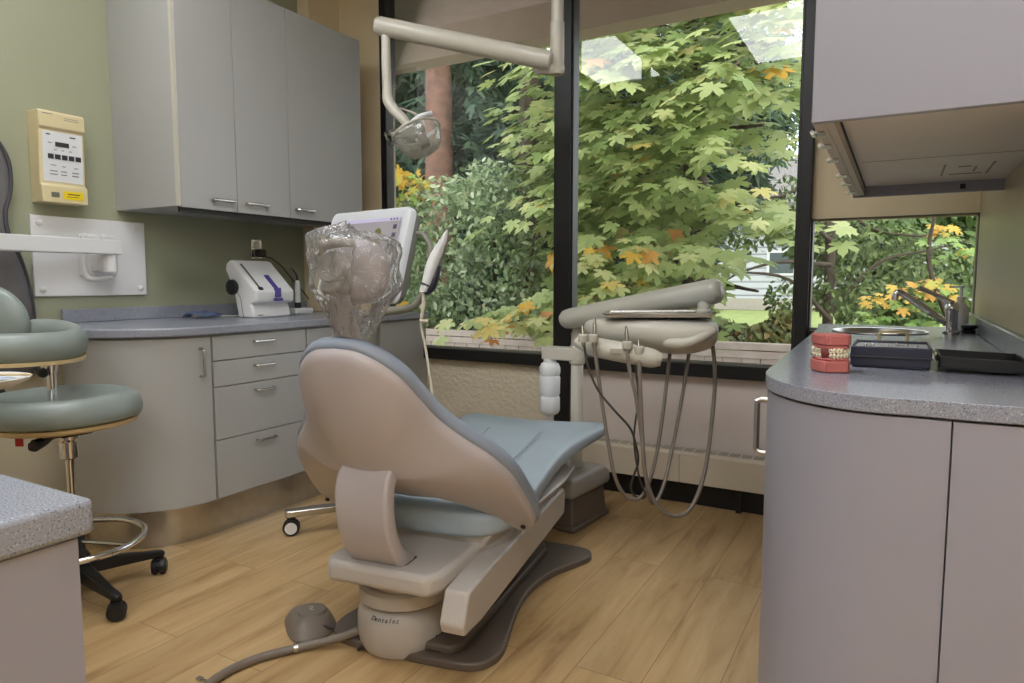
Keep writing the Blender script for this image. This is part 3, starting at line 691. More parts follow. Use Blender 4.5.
# ------------------------------------------------------------------ dental chair (local: x right, y forward)
ch = thing('dental_chair', 'taupe dental chair with pale blue grey cushions in the middle of the room', 'dental chair', (-1.25, 1.62, 0), R(8))
K = dict(local=True)
half = [(.313, .8)]
oc = 'chair'
plate = [(.02, -.135), (.15, -.13), (.235, -.115), (.275, -.075), (.287, -.005), (.262, .12), (.236, .25), (.226, .38), (.238, .49), (.27, .59), (.32, .68), (.345, .735), (.345, .775), (.32, .81), (.26, .825), (.1, .83)]
plate = [(p.x, p.y) for p in catmull([(a, b, 0) for a, b in plate], 4)]
pl2 = plate+[(.02-x, y) for x, y in plate[::-1]]
obj('base_plate', MB().prism(pl2, 0, .026), 'taupe', ch, bevel=.006, **K)
obj('base_platform', MB().prism([(-.165, -.06), (-.14, -.10), (.16, -.10), (.185, -.06), (.185, .70), (.15, .76), (-.13, .76), (-.165, .70)], .024, .052), 'taupe', ch, bevel=.008, **K)
dr = obj('pedestal_drum', MB().lathe([(.10, .002), (.118, .006), (.130, .03), (.134, .06), (.134, .105), (.126, .128), (.105, .145), (.05, .15), (0, .15)], 48, T3(-.035, -.035, 0)), 'shell2', ch, **K)
obj('pedestal_ring', MB().lathe([(.10, .150), (.128, .152), (.136, .158), (.136, .195), (.128, .203), (0, .203)], 48, T3(-.03, -.03, 0)), 'shell2', ch, **K)
obj('pedestal_neck', MB().lathe([(.10, .19), (.118, .20), (.128, .25), (.13, .262), (0, .262)], 48, T3(-.02, -.03, 0)), 'shell2', ch, **K)
# raised lettering on the drum
ang = R(-78); cdir = Vector((math.cos(ang), math.sin(ang), 0))
for k, c in enumerate('Dentalez'):
    a_ = R(-100)+R(4.9)*k
    n0 = Vector((math.cos(a_), math.sin(a_), .55)).normalized(); x0 = Vector((-math.sin(a_), math.cos(a_), 0)); y0_ = n0.cross(x0)
    p = Vector((-.035+.1275*math.cos(a_), -.035+.1275*math.sin(a_), .1262))
    if k == 0: txt = []
    txt.append((c, frame_of(x0, y0_, n0, p)))
cuM = None
def joined_text(name, items, size, m, parent):
    vs, fs = [], []
    for c, M4 in items:
        cu = bpy.data.curves.new('t', 'FONT'); cu.body = c; cu.size = size; cu.extrude = .0008; cu.shear = .25; cu.align_x = 'CENTER'; cu.align_y = 'CENTER'; cu.resolution_u = 2
        t = bpy.data.objects.new('t', cu); COL.objects.link(t); bpy.context.view_layer.update()
        me = bpy.data.meshes.new_from_object(t.evaluated_get(bpy.context.evaluated_depsgraph_get()))
        o = len(vs); vs += [tuple(M4 @ v.co) for v in me.vertices]; fs += [tuple(i+o for i in p.vertices) for p in me.polygons]
        bpy.data.objects.remove(t); bpy.data.meshes.remove(me); bpy.data.curves.remove(cu)
    b = MB(); b.v = vs; b.f = fs
    return obj(name, b, m, parent, local=True, smooth=False)
joined_text('lettering', txt, .019, 'ink', dr)
obj('drum_screw', MB().lathe([(.006, 0), (.006, .003), (0, .003)], 12, frame_of((0, 1, 0), (0, 0, 1), (1, 0, 0), (.094, -.06, .05))), 'black', dr, **K)
obj('side_knob', MB().box(-.185, -.14, -.09, -.02, .215, .262).box(-.175, -.14, -.08, -.03, .185, .22), 'shell2', ch, bevel=.010, **K)
# carriage
car = [(-.175, -.20), (-.15, -.245), (.165, -.245), (.19, -.20), (.20, .02), (.245, .12), (.25, .58), (.20, .64), (-.18, .64), (-.23, .58), (-.225, .12), (-.18, .02)]
obj('carriage', MB().prism(car, .258, .318), 'shell2', ch, bevel=.016, seg=3, **K)
obj('seat_pan', MB().loft([[(x*s, .02+y*t, z) for x, y in [(-.20, 0), (.22, 0), (.25, .2), (.26, .6), (.24, .82), (-.22, .82), (-.24, .6), (-.23, .2)]] for z, s, t in ((.30, .94, .96), (.335, 1.03, 1.0), (.35, 1.08, 1.02))]), 'shell2', ch, bevel=.01, **K)
obj('lift_arm_cover', MB().prism([(-.235, .195), (-.225, .165), (-.12, .160), (.66, .215), (.67, .29), (.655, .315), (-.1, .285), (-.20, .275)], .195, .268, Matrix(((0, 0, 1, 0), (1, 0, 0, 0), (0, 1, 0, 0), (0, 0, 0, 1)))), 'shell2', ch, bevel=.008, seg=3, **K)
obj('lift_link', MB().box(-.13, .15, .05, .62, .05, .26), 'taupe', ch, bevel=.01, **K)
obj('base_cable', MB().tube([(.10, -.03, .12), (.125, -.02, .09), (.13, 0, .06), (.11, .02, .055)], .0035, 8, smooth=5), 'white', ch, **K)
# seat cushion, lofted front to back
ys = [(-.015, .17, .405, .345), (.0, .225, .425, .335), (.06, .275, .442, .332), (.16, .292, .448, .335), (.32, .274, .444, .340), (.50, .250, .450, .350), (.66, .246, .470, .372), (.80, .278, .492, .405), (.92, .326, .508, .426), (1.01, .340, .510, .436), (1.06, .322, .502, .444), (1.075, .28, .490, .458)]
rings = []
for y, w_, zt, zb in ys:
    r = []; n = 36; zc = (zt+zb)/2; hz = (zt-zb)/2
    for j in range(n):
        a = 2*PI*j/n; c, s_ = math.cos(a), math.sin(a)
        xx = w_*math.copysign(abs(c)**.42, c); zz = hz*math.copysign(abs(s_)**.55, s_)
        dish = -.022*(1-(xx/w_)**2) if s_ > 0 else 0
        r.append((xx+.01, y, zc+zz+dish*min(1, max(0, (y+.02)*8))))
    rings.append(r)
obj('seat_cushion', MB().loft(rings), 'vinyl', ch, sub=1, **K)
for xx in (-.10, .115):
    obj('cushion_seam', MB().tube([(xx, .30, .4335), (xx, .55, .4515), (xx*1.05, .80, .489)], .0025, 6, smooth=6), 'vinylrim', ch, **K)
# backrest
LE = R(40); bs_, bc = math.sin(LE), math.cos(LE)
def BP(u, v, w): return Vector((u-.018+.03*max(0, v), -v*bs_+w*bc, .45+v*bc+w*bs_))
hp = [(0, .627), (.06, .618), (.112, .582), (.152, .525), (.178, .45), (.204, .375), (.256, .297), (.315, .225), (.354, .145), (.370, .06), (.380, -.03), (.376, -.085), (.352, -.122), (.322, -.122), (.293, -.075), (.245, -.008), (.175, .024), (.09, .014), (0, .008)]
def outline(side=1):
    return catmull([(a, b, 0) for a, b in hp], 5)
ol_ = outline(); full = [(p.x, p.y) for p in ol_]+[(-p.x, p.y) for p in ol_[1:-1]][::-1]
BCN = (0, .235)
def ring(rho, w, grow=0.0):
    o = []
    n = len(full)
    for i, (u, v) in enumerate(full):
        a, b = full[i-1], full[(i+1) % n]
        t = Vector((b[0]-a[0], b[1]-a[1])).normalized(); nx, ny = -t.y, t.x
        uu = BCN[0]+(u-BCN[0])*rho+nx*grow; vv = BCN[1]+(v-BCN[1])*rho+ny*grow
        o.append(BP(uu, vv, (w if w > -.0121 else -.012+(w+.012)*min(1, max(.0, (vv+.06)/.30)))+.10*uu*uu))
    return o
# orientation of the grow normal: outward
def bul(rho): return -.095*(1-rho**2.2)
sh = MB().loft([ring(1, .02), ring(1.0, .0), ring(.985, -.012)]+[ring(r_, -.012+bul(r_)) for r_ in (.95, .88, .78, .66, .52, .38, .24, .12, .02)])
obj('backrest_shell', sh, 'shell', ch, ang=60, **K)
gs = .012 if (ring(1, 0, .05)[0]-BP(0, .235, 0)).length > (ring(1, 0, 0)[0]-BP(0, .235, 0)).length else -.012
cu_ = MB().loft([ring(.90, .01), ring(.97, .008), ring(1, .008, gs*.3), ring(1, .016, gs*.8), ring(1, .034, gs*.8), ring(1, .046, gs*.3)]+[ring(r_, .046+.012*(1-(r_-.7)**2)*min(1, (1-r_)*8)) for r_ in (.97, .92, .8, .6, .4, .2, .02)])
obj('backrest_cushion', cu_, 'vinylrim', ch, ang=60, **K)
for sx in (-1, 1):
    c = BP(sx*.346, -.086, .10*.346**2-.015)
    obj('hinge_screw', MB().lathe([(.008, 0), (.008, .005), (.004, .007), (0, .007)], 14, frame_of((1, 0, 0), (0, bs_, -bc), (0, -bc, -bs_), c+Vector((0, -.004, -.002)))), 'blackp', ch, **K)
# rear support strap
st = catmull([(-.012, -.140, .295), (-.012, -.205, .345), (-.012, -.248, .42), (-.012, -.262, .50), (-.012, -.252, .565), (-.012, -.205, .612)], 6)
prf = [(-.078, -.022), (.078, -.022), (.084, -.010), (.084, .018), (.074, .026), (-.074, .026), (-.084, .018), (-.084, -.010)]
obj('support_strap', MB().loft(sweep(st, prf, (0, 1, 0))), 'shell', ch, bevel=.006, **K)
obj('strap_foot', MB().box(-.098, .076, -.195, -.128, .314, .3188), 'seam', ch, bevel=.003, **K)
# headrest
hr = MB()
pp = catmull([(.012, -.352, .93), (.010, -.362, .985), (.004, -.368, 1.04), (.0, -.372, 1.075)], 5)
rgs = []
for i, p in enumerate(pp):
    t = i/(len(pp)-1); wv = .040*(1-t)+.022*t
    rgs.append([(p.x-wv, p.y-.012, p.z), (p.x+wv, p.y-.012, p.z), (p.x+wv, p.y+.012, p.z), (p.x-wv, p.y+.012, p.z)])
obj('headrest_post', MB().loft(rgs), 'shell', ch, bevel=.005, **K)
obj('headrest_joint', MB().cyl((-.028, -.385, 1.085), (.028, -.385, 1.085), .020, 20).cyl((-.012, -.385, 1.085), (.012, -.385, 1.085), .022, 20), 'shell2', ch, **K)
obj('headrest_hub', MB().lathe([(.038, 0), (.042, .006), (.042, .022), (.036, .032), (0, .034)], 32, frame_of((1, 0, 0), (0, .2, .98), (0, -.98, .2), (0, -.372, 1.128))), 'shell2', ch, **K)
obj('headrest_lever', MB().tube([(-.028, -.395, 1.185), (.022, -.39, 1.192), (.05, -.37, 1.188)], [.013, .013, .009], 14, smooth=3), 'shell2', ch, **K)
rings = []
for i in range(13):
    a = -PI/2+PI*i/12; rr = max(math.cos(a)**.55, .02); y = .042*math.sin(a)
    rings.append([(.012+.092*rr*math.copysign(abs(math.cos(b))**.8, math.cos(b)), -.315+y+.35*(.092*rr*math.cos(b))**2*10*.25, 1.122+.082*rr*math.copysign(abs(math.sin(b))**.8, math.sin(b))) for b in [2*PI*j/32 for j in range(32)]])
obj('headrest_cushion', MB().loft(rings), 'shell', ch, sub=1, **K)
# crinkled plastic cover over the headrest
cv = []
for i in range(41):
    t = i/40; z = 1.222-.262*t
    if t < .08: k = .25+.75*math.sin(t/.08*PI/2)
    elif t < .55: k = 1
    else: k = 1-.60*((t-.55)/.45)**.8
    rowp = []
    for j in range(96):
        b = 2*PI*j/96
        cb, sb = math.cos(b), math.sin(b)
        q = (abs(cb)**2.6+abs(sb)**2.6)**(-1/2.6)
        px, py = .118*k*cb*q, .082*k*sb*q
        n1 = abs(noise.noise(Vector((cb*2.4, sb*2.4, z*9+sb*2))))
        n2 = abs(noise.noise(Vector((cb*5+3, sb*5, z*16+cb*4))))
        n3 = noise.noise(Vector((cb*9, sb*9, z*34+4)))
        f_ = 1.06-.26*n1-.14*n2+.03*n3
        rowp.append((.026+px*f_, -.338+py*f_-.03*max(0, t-.5), z+.022*n1-.014*cb*(1 if t < .15 else .2)))
    cv.append(rowp)
wrap = MB().loft(cv, False)
wrap.v = [tuple(ch.matrix_basis @ Vector(p)) for p in wrap.v]
tag(obj('headrest_cover', wrap, 'wrap', sub=1), 'crinkled clear plastic bag pulled over the chair headrest', 'plastic cover')
# foot pedal, disc and hose on the floor
fp = thing('foot_pedal', 'taupe domed foot pedal on the floor left of the chair base', 'foot pedal', (-1.592, 1.505, 0), R(-35))
obj('pedal_base', MB().loft([[(.098*k*math.copysign(abs(math.cos(b))**.6, math.cos(b))*(1-.12*math.sin(b)), .074*k*math.copysign(abs(math.sin(b))**.7, math.sin(b)), z) for b in [2*PI*j/36 for j in range(36)]] for z, k in ((.001, 1.0), (.006, 1.03), (.018, .96), (.036, .80), (.046, .64), (.050, .3))]), 'taupe2', fp, **K)
obj('pedal_disc', MB().lathe([(.044, .042), (.047, .048), (.043, .055), (.02, .058), (0, .058)], 32, T3(0, .006, 0)), 'taupe2', fp, **K)
obj('pedal_symbol', MB().tube([(-.015, -.005, .0588), (-.005, .010, .0590), (.006, -.002, .0590), (.015, .010, .0588)], .0013, 6, smooth=4), 'unitg', fp, **K)
obj('pedal_cord', MB().tube([(.07, .02, .03), (.10, .07, .02), (.19, .13, .012), (.23, .10, .012)], .005, 8, smooth=5), 'cord', fp, **K)
obj('pedal_hook', MB().tube([(-.07, .0, .02), (-.10, -.005, .022), (-.112, .01, .016), (-.10, .02, .01)], .003, 6, smooth=4), 'greytube', fp, **K)
hs = [(-1.37, 1.492, .05), (-1.42, 1.455, .03), (-1.50, 1.385, .014), (-1.565, 1.28, .013), (-1.585, 1.19, .013), (-1.57, 1.10, .013), (-1.5, .98, .013)]
fh = thing('floor_hose', 'thick grey hose curving over the floor from the chair base', 'hose', (-1.37, 1.49, 0))
obj('hose', MB().tube(hs, .0125, 14, smooth=8), 'hose', fh)
obj('hose_clip', MB().tube([(-1.508, 1.374, .014), (-1.516, 1.364, .014)], .0135, 14), 'nickel', fh)
tag(obj('hose_fitting', MB().tube([gnd(203, 680, .006), gnd(214, 684, .006)], [.004, .006], 10).box(*[v for p in [gnd(203, 681, 0)] for v in (p.x-.02, p.x, p.y-.008, p.y+.004)], .001, .008), 'nickel'), 'tiny metal fitting on the floor beside the hose', 'fitting')

# ------------------------------------------------------------------ floor box + delivery unit
fb = thing('delivery_unit', 'pale grey dental delivery unit with instrument hoses in front of the window', 'delivery unit', (-1.27, 2.83, 0))
rb = Matrix.Translation((-1.315, 2.81, 0)) @ Matrix.Rotation(R(-6), 4, 'Z')
obj('base_housing', MB().loft([[(x*s, y*s, z) for x, y in ((-.13, -.15), (.14, -.15), (.14, .16), (-.13, .16))] for z, s in ((0, 1.05), (.03, 1.0), (.16, .93))], True, rb), 'taupe', fb, bevel=.012)
obj('base_step', MB().box(.06, .15, -.165, .17, .001, .025, rb), 'taupe', fb, bevel=.008)
obj('base_cover', MB().loft([[(x*s, y*s, z) for x, y in ((-.15, -.17), (.15, -.17), (.15, .18), (-.15, .18))] for z, s in ((.150, .95), (.172, 1.0), (.215, .98), (.240, .86))], True, rb), 'boxg', fb, bevel=.014, seg=3)
px_, py_ = -1.268, 2.845
obj('post', MB().lathe([(.028, .235), (.028, .86), (.022, .87), (.022, .96), (0, .962)], 28, T3(px_, py_, 0)), 'unit', fb)
obj('post_collar', MB().lathe([(.034, .72), (.036, .725), (.036, .80), (.034, .805), (0, .806)], 28, T3(px_, py_, 0)).box(-1.435, px_, py_-.035, py_+.03, .735, .795), 'unit', fb, bevel=.006)
bt = obj('water_bottle', MB().lathe([(r_*1.14, z_) for r_, z_ in [(0, .455), (.014, .456), (.016, .470), (.034, .480), (.042, .495), (.042, .555), (.038, .565), (.042, .575), (.043, .65), (.039, .66), (.043, .67), (.043, .695), (.036, .715), (.026, .722), (.026, .74), (0, .741)]], 28, T3(-1.402, py_-.01, 0)), 'bottle', fb)
# support arm
aL, aR = at(570, 318.5, 3.05), at(713, 291.5, 2.62); ad = (aR-aL).normalized()
pa = [aL-ad*.045, aL-ad*.040, aL-ad*.025, aL, aL*.8+aR*.2, aL*.5+aR*.5, aL*.2+aR*.8, aR, aR+ad*.022, aR+ad*.034, aR+ad*.038]
obj('support_arm', MB().tube(pa, [.012, .03, .041, .045, .047, .048, .049, .05, .045, .032, .012], 24), 'unitg', fb)
# head frame
U_ = Vector((.957, .29, 0)); V_ = Vector((-.29, .957, 0)); HC = Vector((-.80, 2.485, 0))
HF = frame_of(U_, V_, (0, 0, 1), HC)
aRl = HF.inverted() @ aR
obj('arm_knuckle', MB().lathe([(.03, .93), (.03, .985), (.024, .99), (.024, 1.03), (0, 1.03)], 24, T3(aR.x-.03, aR.y-.01, 0)), 'unit', fb)
# head body: boat shaped loft along u
sec = [(-.262, .05, .905, .935, .06), (-.245, .075, .885, .948, .05), (-.20, .105, .868, .960, .02), (-.12, .135, .855, .965, 0), (0, .150, .838, .966, 0), (.08, .155, .826, .965, 0), (.15, .150, .832, .963, 0), (.20, .145, .848, .960, 0), (.226, .13, .87, .950, 0), (.232, .11, .89, .94, 0)]
rings = []
for u, wv, zb, zt, sh_ in sec:
    r = []; zc = (zb+zt)/2; hz = (zt-zb)/2
    for j in range(32):
        a = 2*PI*j/32; c, s_ = math.cos(a), math.sin(a)
        vv = wv*math.copysign(abs(c)**.5, c); zz = hz*math.copysign(abs(s_)**.6, s_)
        if s_ < 0: vv *= 1-.35*abs(s_)
        r.append((u, vv+sh_, zc+zz))
    rings.append(r)
hb = obj('head_body', MB().loft(rings, True, HF), 'unit', fb, sub=1)
obj('grab_handle', MB().tube([HF @ Vector(p) for p in ((.05, -.130, .880), (.09, -.165, .880), (.13, -.178, .888), (.185, -.165, .912), (.215, -.135, .925))], [.016, .020, .018, .016, .010], 14, smooth=5), 'unit', fb)
obj('cup_hole', MB().lathe([(.030, 0), (.030, .0035), (.022, .0035), (.022, .001), (0, .001)], 24, HF @ T3(-.165, -.02, .9655)), 'unitg', fb)
for k in range(3):
    pass
tr = thing('instrument_tray', 'flat silver instrument tray on top of the delivery unit head', 'tray', HF @ Vector((.03, 0, .975)))
to = [(-.185, -.13), (.20, -.13), (.20, .135), (-.185, .135)]
TF = HF @ Matrix.Translation((.015, -.005, .968)) @ Matrix.Rotation(R(-1), 4, 'Y')
obj('tray_dish', MB().loft([[(x*s, y*s, z) for x, y in to] for z, s in ((0, .94), (.004, .97), (.016, 1.0), (.018, 1.03), (.0165, 1.03), (.006, .96), (.004, .93))], True, TF), 'nickel', tr, bevel=.004)
obj('tray_liner', MB().box(-.15, .16, -.10, .105, .0045, .006, TF), 'paper', tr)
obj('tray_stand', MB().box(-.06, .08, -.05, .05, -.012, .0, TF), 'unitg', tr)
# handpiece holder bar
hbq = obj('holder_bar', MB().tube([HF @ Vector(p) for p in ((-.268, -.125, .875), (-.20, -.16, .862), (-.10, -.19, .848), (0, -.205, .832), (.035, -.205, .826))], [.020, .036, .036, .034, .022], 18, smooth=5), 'unit', fb)
obj('holder_plate', MB().box(-.14, -.10, -.232, -.222, .845, .865, HF), 'grille', fb, bevel=.003)
def handpiece(px, ytop, ybot, D, name, tip=0, dark=False):
    a, b = at(px+tip, ytop, D), at(px+2, ybot, D)
    m_ = a.lerp(b, .5)
    o = obj(name, MB().tube([a, a.lerp(b, .15), a.lerp(b, .3), m_, b.lerp(a, .1), b], [.0035, .005, .007, .008, .008, .0065], 12), 'nickel', fb)
    obj('cradle', MB().lathe([(.016, -.014), (.018, -.010), (.018, .010), (.014, .014)], 16, T3(*(at(px+1.3, ybot-8, D)))), 'unit', o)
    return b
def hose(pts, r, m='hose'):
    return obj('instrument_hose', MB().tube([at(*p) for p in pts], r, 12, smooth=7), m, fb)
handpiece(582, 325, 346, 2.40, 'syringe')
handpiece(592, 318, 346, 2.40, 'handpiece', 3)
handpiece(626, 326, 353, 2.36, 'handpiece')
handpiece(638, 339, 358, 2.36, 'handpiece')
hose([(584, 345, 2.40), (588, 366, 2.40), (598, 390, 2.40), (614, 410, 2.40), (630, 428, 2.41), (636, 446, 2.42), (638, 462, 2.44), (633, 478, 2.46), (631, 488, 2.47), (635, 496, 2.48), (643, 498, 2.49), (648, 492, 2.5)], .0042, 'cord')
hose([(594, 345, 2.40), (597, 366, 2.40), (602, 402, 2.41), (609, 448, 2.42), (616, 480, 2.43), (626, 496, 2.45), (638, 499, 2.47), (648, 485, 2.50), (657, 452, 2.52), (664, 405, 2.54), (670, 352, 2.56)], .0068)
hose([(627, 352, 2.36), (630, 372, 2.36), (636, 398, 2.37), (642, 440, 2.38), (646, 478, 2.40), (652, 503, 2.43), (662, 490, 2.47), (672, 450, 2.50), (683, 392, 2.53), (690, 347, 2.55)], .0068)
hose([(639, 357, 2.36), (640, 385, 2.36), (642, 430, 2.37), (645, 472, 2.38), (655, 502, 2.40), (672, 516, 2.43), (690, 509, 2.46), (704, 475, 2.48), (712, 420, 2.50), (715, 375, 2.51), (712, 338, 2.52)], .0075)
hose([(634, 352, 2.39), (636, 372, 2.39), (638, 400, 2.42), (634, 440, 2.44), (640, 480, 2.45), (650, 500, 2.46)], .0035, 'cord')
for (px, py, D) in ((670, 350, 2.56), (690, 346, 2.55), (712, 338, 2.52)):
    p = at(px, py, D)
    obj('hose_socket', MB().lathe([(.012, -.012), (.013, .0), (.012, .03)], 14, T3(p.x, p.y, p.z)), 'unit', fb)

# ------------------------------------------------------------------ dental light on its ceiling pole
dl = thing('dental_light', 'cream ceiling mounted dental light with long arm before the window', 'dental light', (-1.3, 2.7, ZC))
pT = at(557, 70, 3.0)
obj('ceiling_pole', MB().lathe([(.029, pT.z-.02), (.031, pT.z-.015), (.031, pT.z+.20), (.027, pT.z+.205), (.027, ZC-.002), (0, ZC-.002)], 28, T3(pT.x, pT.y, 0)), 'unit', dl)
obj('ceiling_flange', MB().lathe([(.09, ZC-.03), (.10, ZC-.02), (.10, ZC-.001), (0, ZC-.001)], 32, T3(pT.x, pT.y, 0)), 'unit', dl)
e1 = at(543, 69, 3.0)
obj('pole_socket', MB().tube([at(563, 69, 3.0), at(552, 69, 2.99), at(536, 69, 2.99), at(533, 68, 2.99)], [.026, .026, .022, .010], 18), 'unit', dl)
a0, a1 = at(546, 60, 2.95), at(380, 26, 3.10); d_ = (a1-a0).normalized()
obj('spring_arm', MB().tube([a0-d_*.022, a0-d_*.02, a0, a0.lerp(a1, .5), a1, a1+d_*.016, a1+d_*.022], [.02, .038, .041, .041, .041, .036, .015], 24), 'unit', dl)
obj('drop_tube', MB().tube([at(385.5, 34, 3.10), at(386, 60, 3.10), at(387, 88, 3.10), at(388, 100, 3.10), at(394, 110, 3.08), at(402, 118, 3.06), at(408, 126, 3.05)], [.020, .021, .021, .025, .024, .023, .018], 16, smooth=4), 'unit', dl)
hc = at(414, 133, 3.02); xd = (RV*.93+UV*.37).normalized(); ndir = (RV*.37-UV*.93-FH*.25); ndir = (ndir-xd*ndir.dot(xd)).normalized(); yd = ndir.cross(xd)
LF = frame_of(xd, yd, ndir, hc)
obj('lamp_arm', MB().tube([LF @ Vector(p) for p in ((-.10, 0, -.012), (-.03, 0, -.030), (.0, 0, -.032))], [.012, .016, .012], 12, smooth=4).box(-.10, .012, -.030, .030, -.026, -.014, LF), 'unit', dl, bevel=.004)
obj('reflector', MB().loft([[(.012+.105*k*math.cos(2*PI*j/36), .085*k*math.sin(2*PI*j/36), z) for j in range(36)] for k, z in ((1.03, .0), (1.0, .02), (.92, .06), (.74, .092), (.45, .108), (.1, .112))], False, LF), 'bowl', dl, solid=.003)
obj('reflector_rim', MB().tube([LF @ Vector((.012+.108*math.cos(2*PI*j/36), .088*math.sin(2*PI*j/36), .0)) for j in range(37)], .006, 8), 'unit', dl)
obj('bulb_holder', MB().box(-.008, .012, -.012, .012, .0, .045, LF @ T3(.022, 0, 0)).box(-.020, .022, -.018, .018, .034, .082, LF @ T3(.026, 0, 0)), 'led', dl, bevel=.003)
obj('bulb', MB().ball((.026, -.019, .058), (.012, .006, .012), 12, 8, LF), 'refl', dl)
obj('grip_handle', MB().tube([LF @ Vector(p) for p in ((-.005, -.07, -.004), (.05, -.085, -.012), (.105, -.07, -.016), (.115, -.05, -.012))], [.009, .011, .011, .008], 12, smooth=4), 'bezel', dl)
obj('grip_handle', MB().tube([LF @ Vector(p) for p in ((-.015, .07, .0), (.05, .085, -.01), (.105, .07, -.014))], [.009, .011, .010], 12, smooth=4), 'bezel', dl)
obj('splash_guard', MB().box(-.125, -.06, -.05, .05, -.028, -.004, LF), 'clear', dl, bevel=.008)

# ------------------------------------------------------------------ operator stool
Sx, Sy = -2.44, 1.245
os_ = thing('operator_stool', 'grey green padded stool with curved arm rest by the green wall', 'stool', (Sx, Sy, 0))
RH, = (RV,)
ca = [R(-9), R(47), R(135), R(207), R(279)]
ca = []
for tx, ty in ((-2.185, 1.225), (-2.385, 1.49)):
    ca.append(math.atan2(ty-Sy, tx-Sx))
ca += [ca[1]+R(72), ca[1]+R(144), ca[1]+R(216)]
def caster(x, y, parent, hub='chrome', r=.026, yaw=0):
    Cm = T3(x, y, r) @ Matrix.Rotation(yaw, 4, 'Z') @ Matrix.Rotation(R(90), 4, 'X')
    c = obj('caster', MB().lathe([(r*.6, -.024), (r*.95, -.022), (r, -.016), (r, -.006), (r*.8, -.004), (r*.8, .004), (r, .006), (r, .016), (r*.95, .022), (r*.6, .024)], 24, Cm), 'blackp', parent)
    obj('wheel_cover', MB().lathe([(r*.72, -.026), (r*.70, -.0235), (0, -.0235)], 24, Cm).lathe([(r*.72, .0235), (r*.70, .026), (0, .026)], 24, Cm), hub, c)
    obj('stem', MB().cyl((x, y, r), (x, y, r+.045), .008, 10).tube([(x, y, r*1.9), (x, y, r*2.15)], .018, 12), 'blackp', c)
    return c
for a in ca:
    d2 = Vector((math.cos(a), math.sin(a), 0)); p0 = Vector((Sx, Sy, 0)); tip = p0+d2*.27
    rg = []
    for s_, w2, zt, zb in ((.02, .030, .135, .085), (.12, .024, .120, .078), (.22, .018, .098, .070), (.275, .017, .090, .068), (.29, .013, .085, .070)):
        sd_ = Vector((-d2.y, d2.x, 0)); c = p0+d2*s_
        rg.append([c+sd_*w2+Vector((0, 0, zb)), c-sd_*w2+Vector((0, 0, zb)), c-sd_*w2*.8+Vector((0, 0, zt)), c+sd_*w2*.8+Vector((0, 0, zt))])
    obj('leg', MB().loft(rg), 'black', os_, bevel=.005)
    caster(tip.x, tip.y, os_, 'blackp', .030, a+R(60))
obj('hub', MB().lathe([(.045, .075), (.048, .08), (.045, .15), (.032, .17), (.030, .30), (0, .30)], 24, T3(Sx, Sy, 0)), 'black', os_)
obj('gas_column', MB().lathe([(.0135, .29), (.0135, .55), (0, .55)], 20, T3(Sx, Sy, 0)).lathe([(.024, .495), (.028, .50), (.028, .555), (.036, .565), (.036, .585), (0, .585)], 24, T3(Sx, Sy, 0)), 'chrome', os_)
obj('foot_ring', MB().tube([(Sx+.215*math.cos(2*PI*i/48), Sy+.215*math.sin(2*PI*i/48), .205) for i in range(48)]+[(Sx+.215, Sy, .205), ], .011, 12), 'chrome', os_)
mb = MB()
for k in range(3):
    a = R(20+120*k); mb.tube([(Sx+.03*math.cos(a), Sy+.03*math.sin(a), .205), (Sx+.21*math.cos(a), Sy+.21*math.sin(a), .205)], .007, 10)
obj('ring_spoke', mb, 'chrome', os_)
SF = T3(Sx-.012, Sy-.007, 0)
def seatring(k, z, dish=0):
    r = []
    for j in range(48):
        b = 2*PI*j/48; c, s_ = math.cos(b), math.sin(b)
        r.append((.234*k*math.copysign(abs(c)**.9, c), .235*k*math.copysign(abs(s_)**.9, s_), z+dish*c))
    return r
obj('seat_board', MB().loft([seatring(.86, .612), seatring(.92, .620), seatring(.93, .632)], True, SF), 'wood_under', os_)
obj('seat', MB().loft([seatring(.90, .630), seatring(.97, .636), seatring(1.0, .656), seatring(.995, .68), seatring(.96, .705), seatring(.88, .722), seatring(.76, .724), seatring(.58, .712), seatring(.3, .702), seatring(.03, .70)], True, SF), 'vinyls', os_, sub=1)
obj('seat_bracket', MB().box(Sx-.14, Sx+.06, Sy-.05, Sy+.05, .580, .614), 'black', os_, bevel=.004)
lv = at(38, 441, 2.18)
obj('height_lever', MB().tube([(Sx-.02, Sy-.03, .575), at(50, 438, 2.22), at(44, 441, 2.19), at(34, 446, 2.16), at(28, 447, 2.15)], [.008, .010, .016, .020, .010], 12, smooth=4), 'blackp', os_)
obj('red_tag', MB().box(-.012, .012, -.002, .002, -.03, 0, T3(*at(19, 437, 2.15)) @ Matrix.Rotation(YAW, 4, 'Z')), 'red', os_)
# torso arm
ac = at(3, 345, 2.25); ac.z = .885
path = []
for i in range(25):
    ph = R(-112)+R(224)*i/24
    path.append(ac+RV*.205*math.cos(ph)+FH*.195*math.sin(ph)+Vector((0, 0, .03*math.sin(ph)**2*(1 if ph > 0 else .2))))
rg = sweep(path, [(.040*math.cos(2*PI*j/20), .050*math.sin(2*PI*j/20)) for j in range(20)])
for idx in (0, -1):
    c = path[idx]; rg[idx] = [c+(p-c)*.5 for p in rg[idx]]
obj('arm_rest', MB().loft(rg), 'vinyls', os_, sub=1)
obj('arm_rest_base', MB().loft(sweep([p-Vector((0, 0, .048)) for p in path[2:-2]], [(-.03, -.006), (.03, -.006), (.03, .006), (-.03, .006)])), 'wood_under', os_)
ap_ = at(51, 372, 2.26)
obj('arm_post', MB().lathe([(.014, .60), (.014, .80), (.020, .80), (.020, .845), (0, .845)], 18, T3(ap_.x, ap_.y, 0)), 'chrome', os_)
obj('post_knob', MB().ball(at(43, 373, 2.22), (.016, .016, .016), 12, 8), 'blackp', os_)
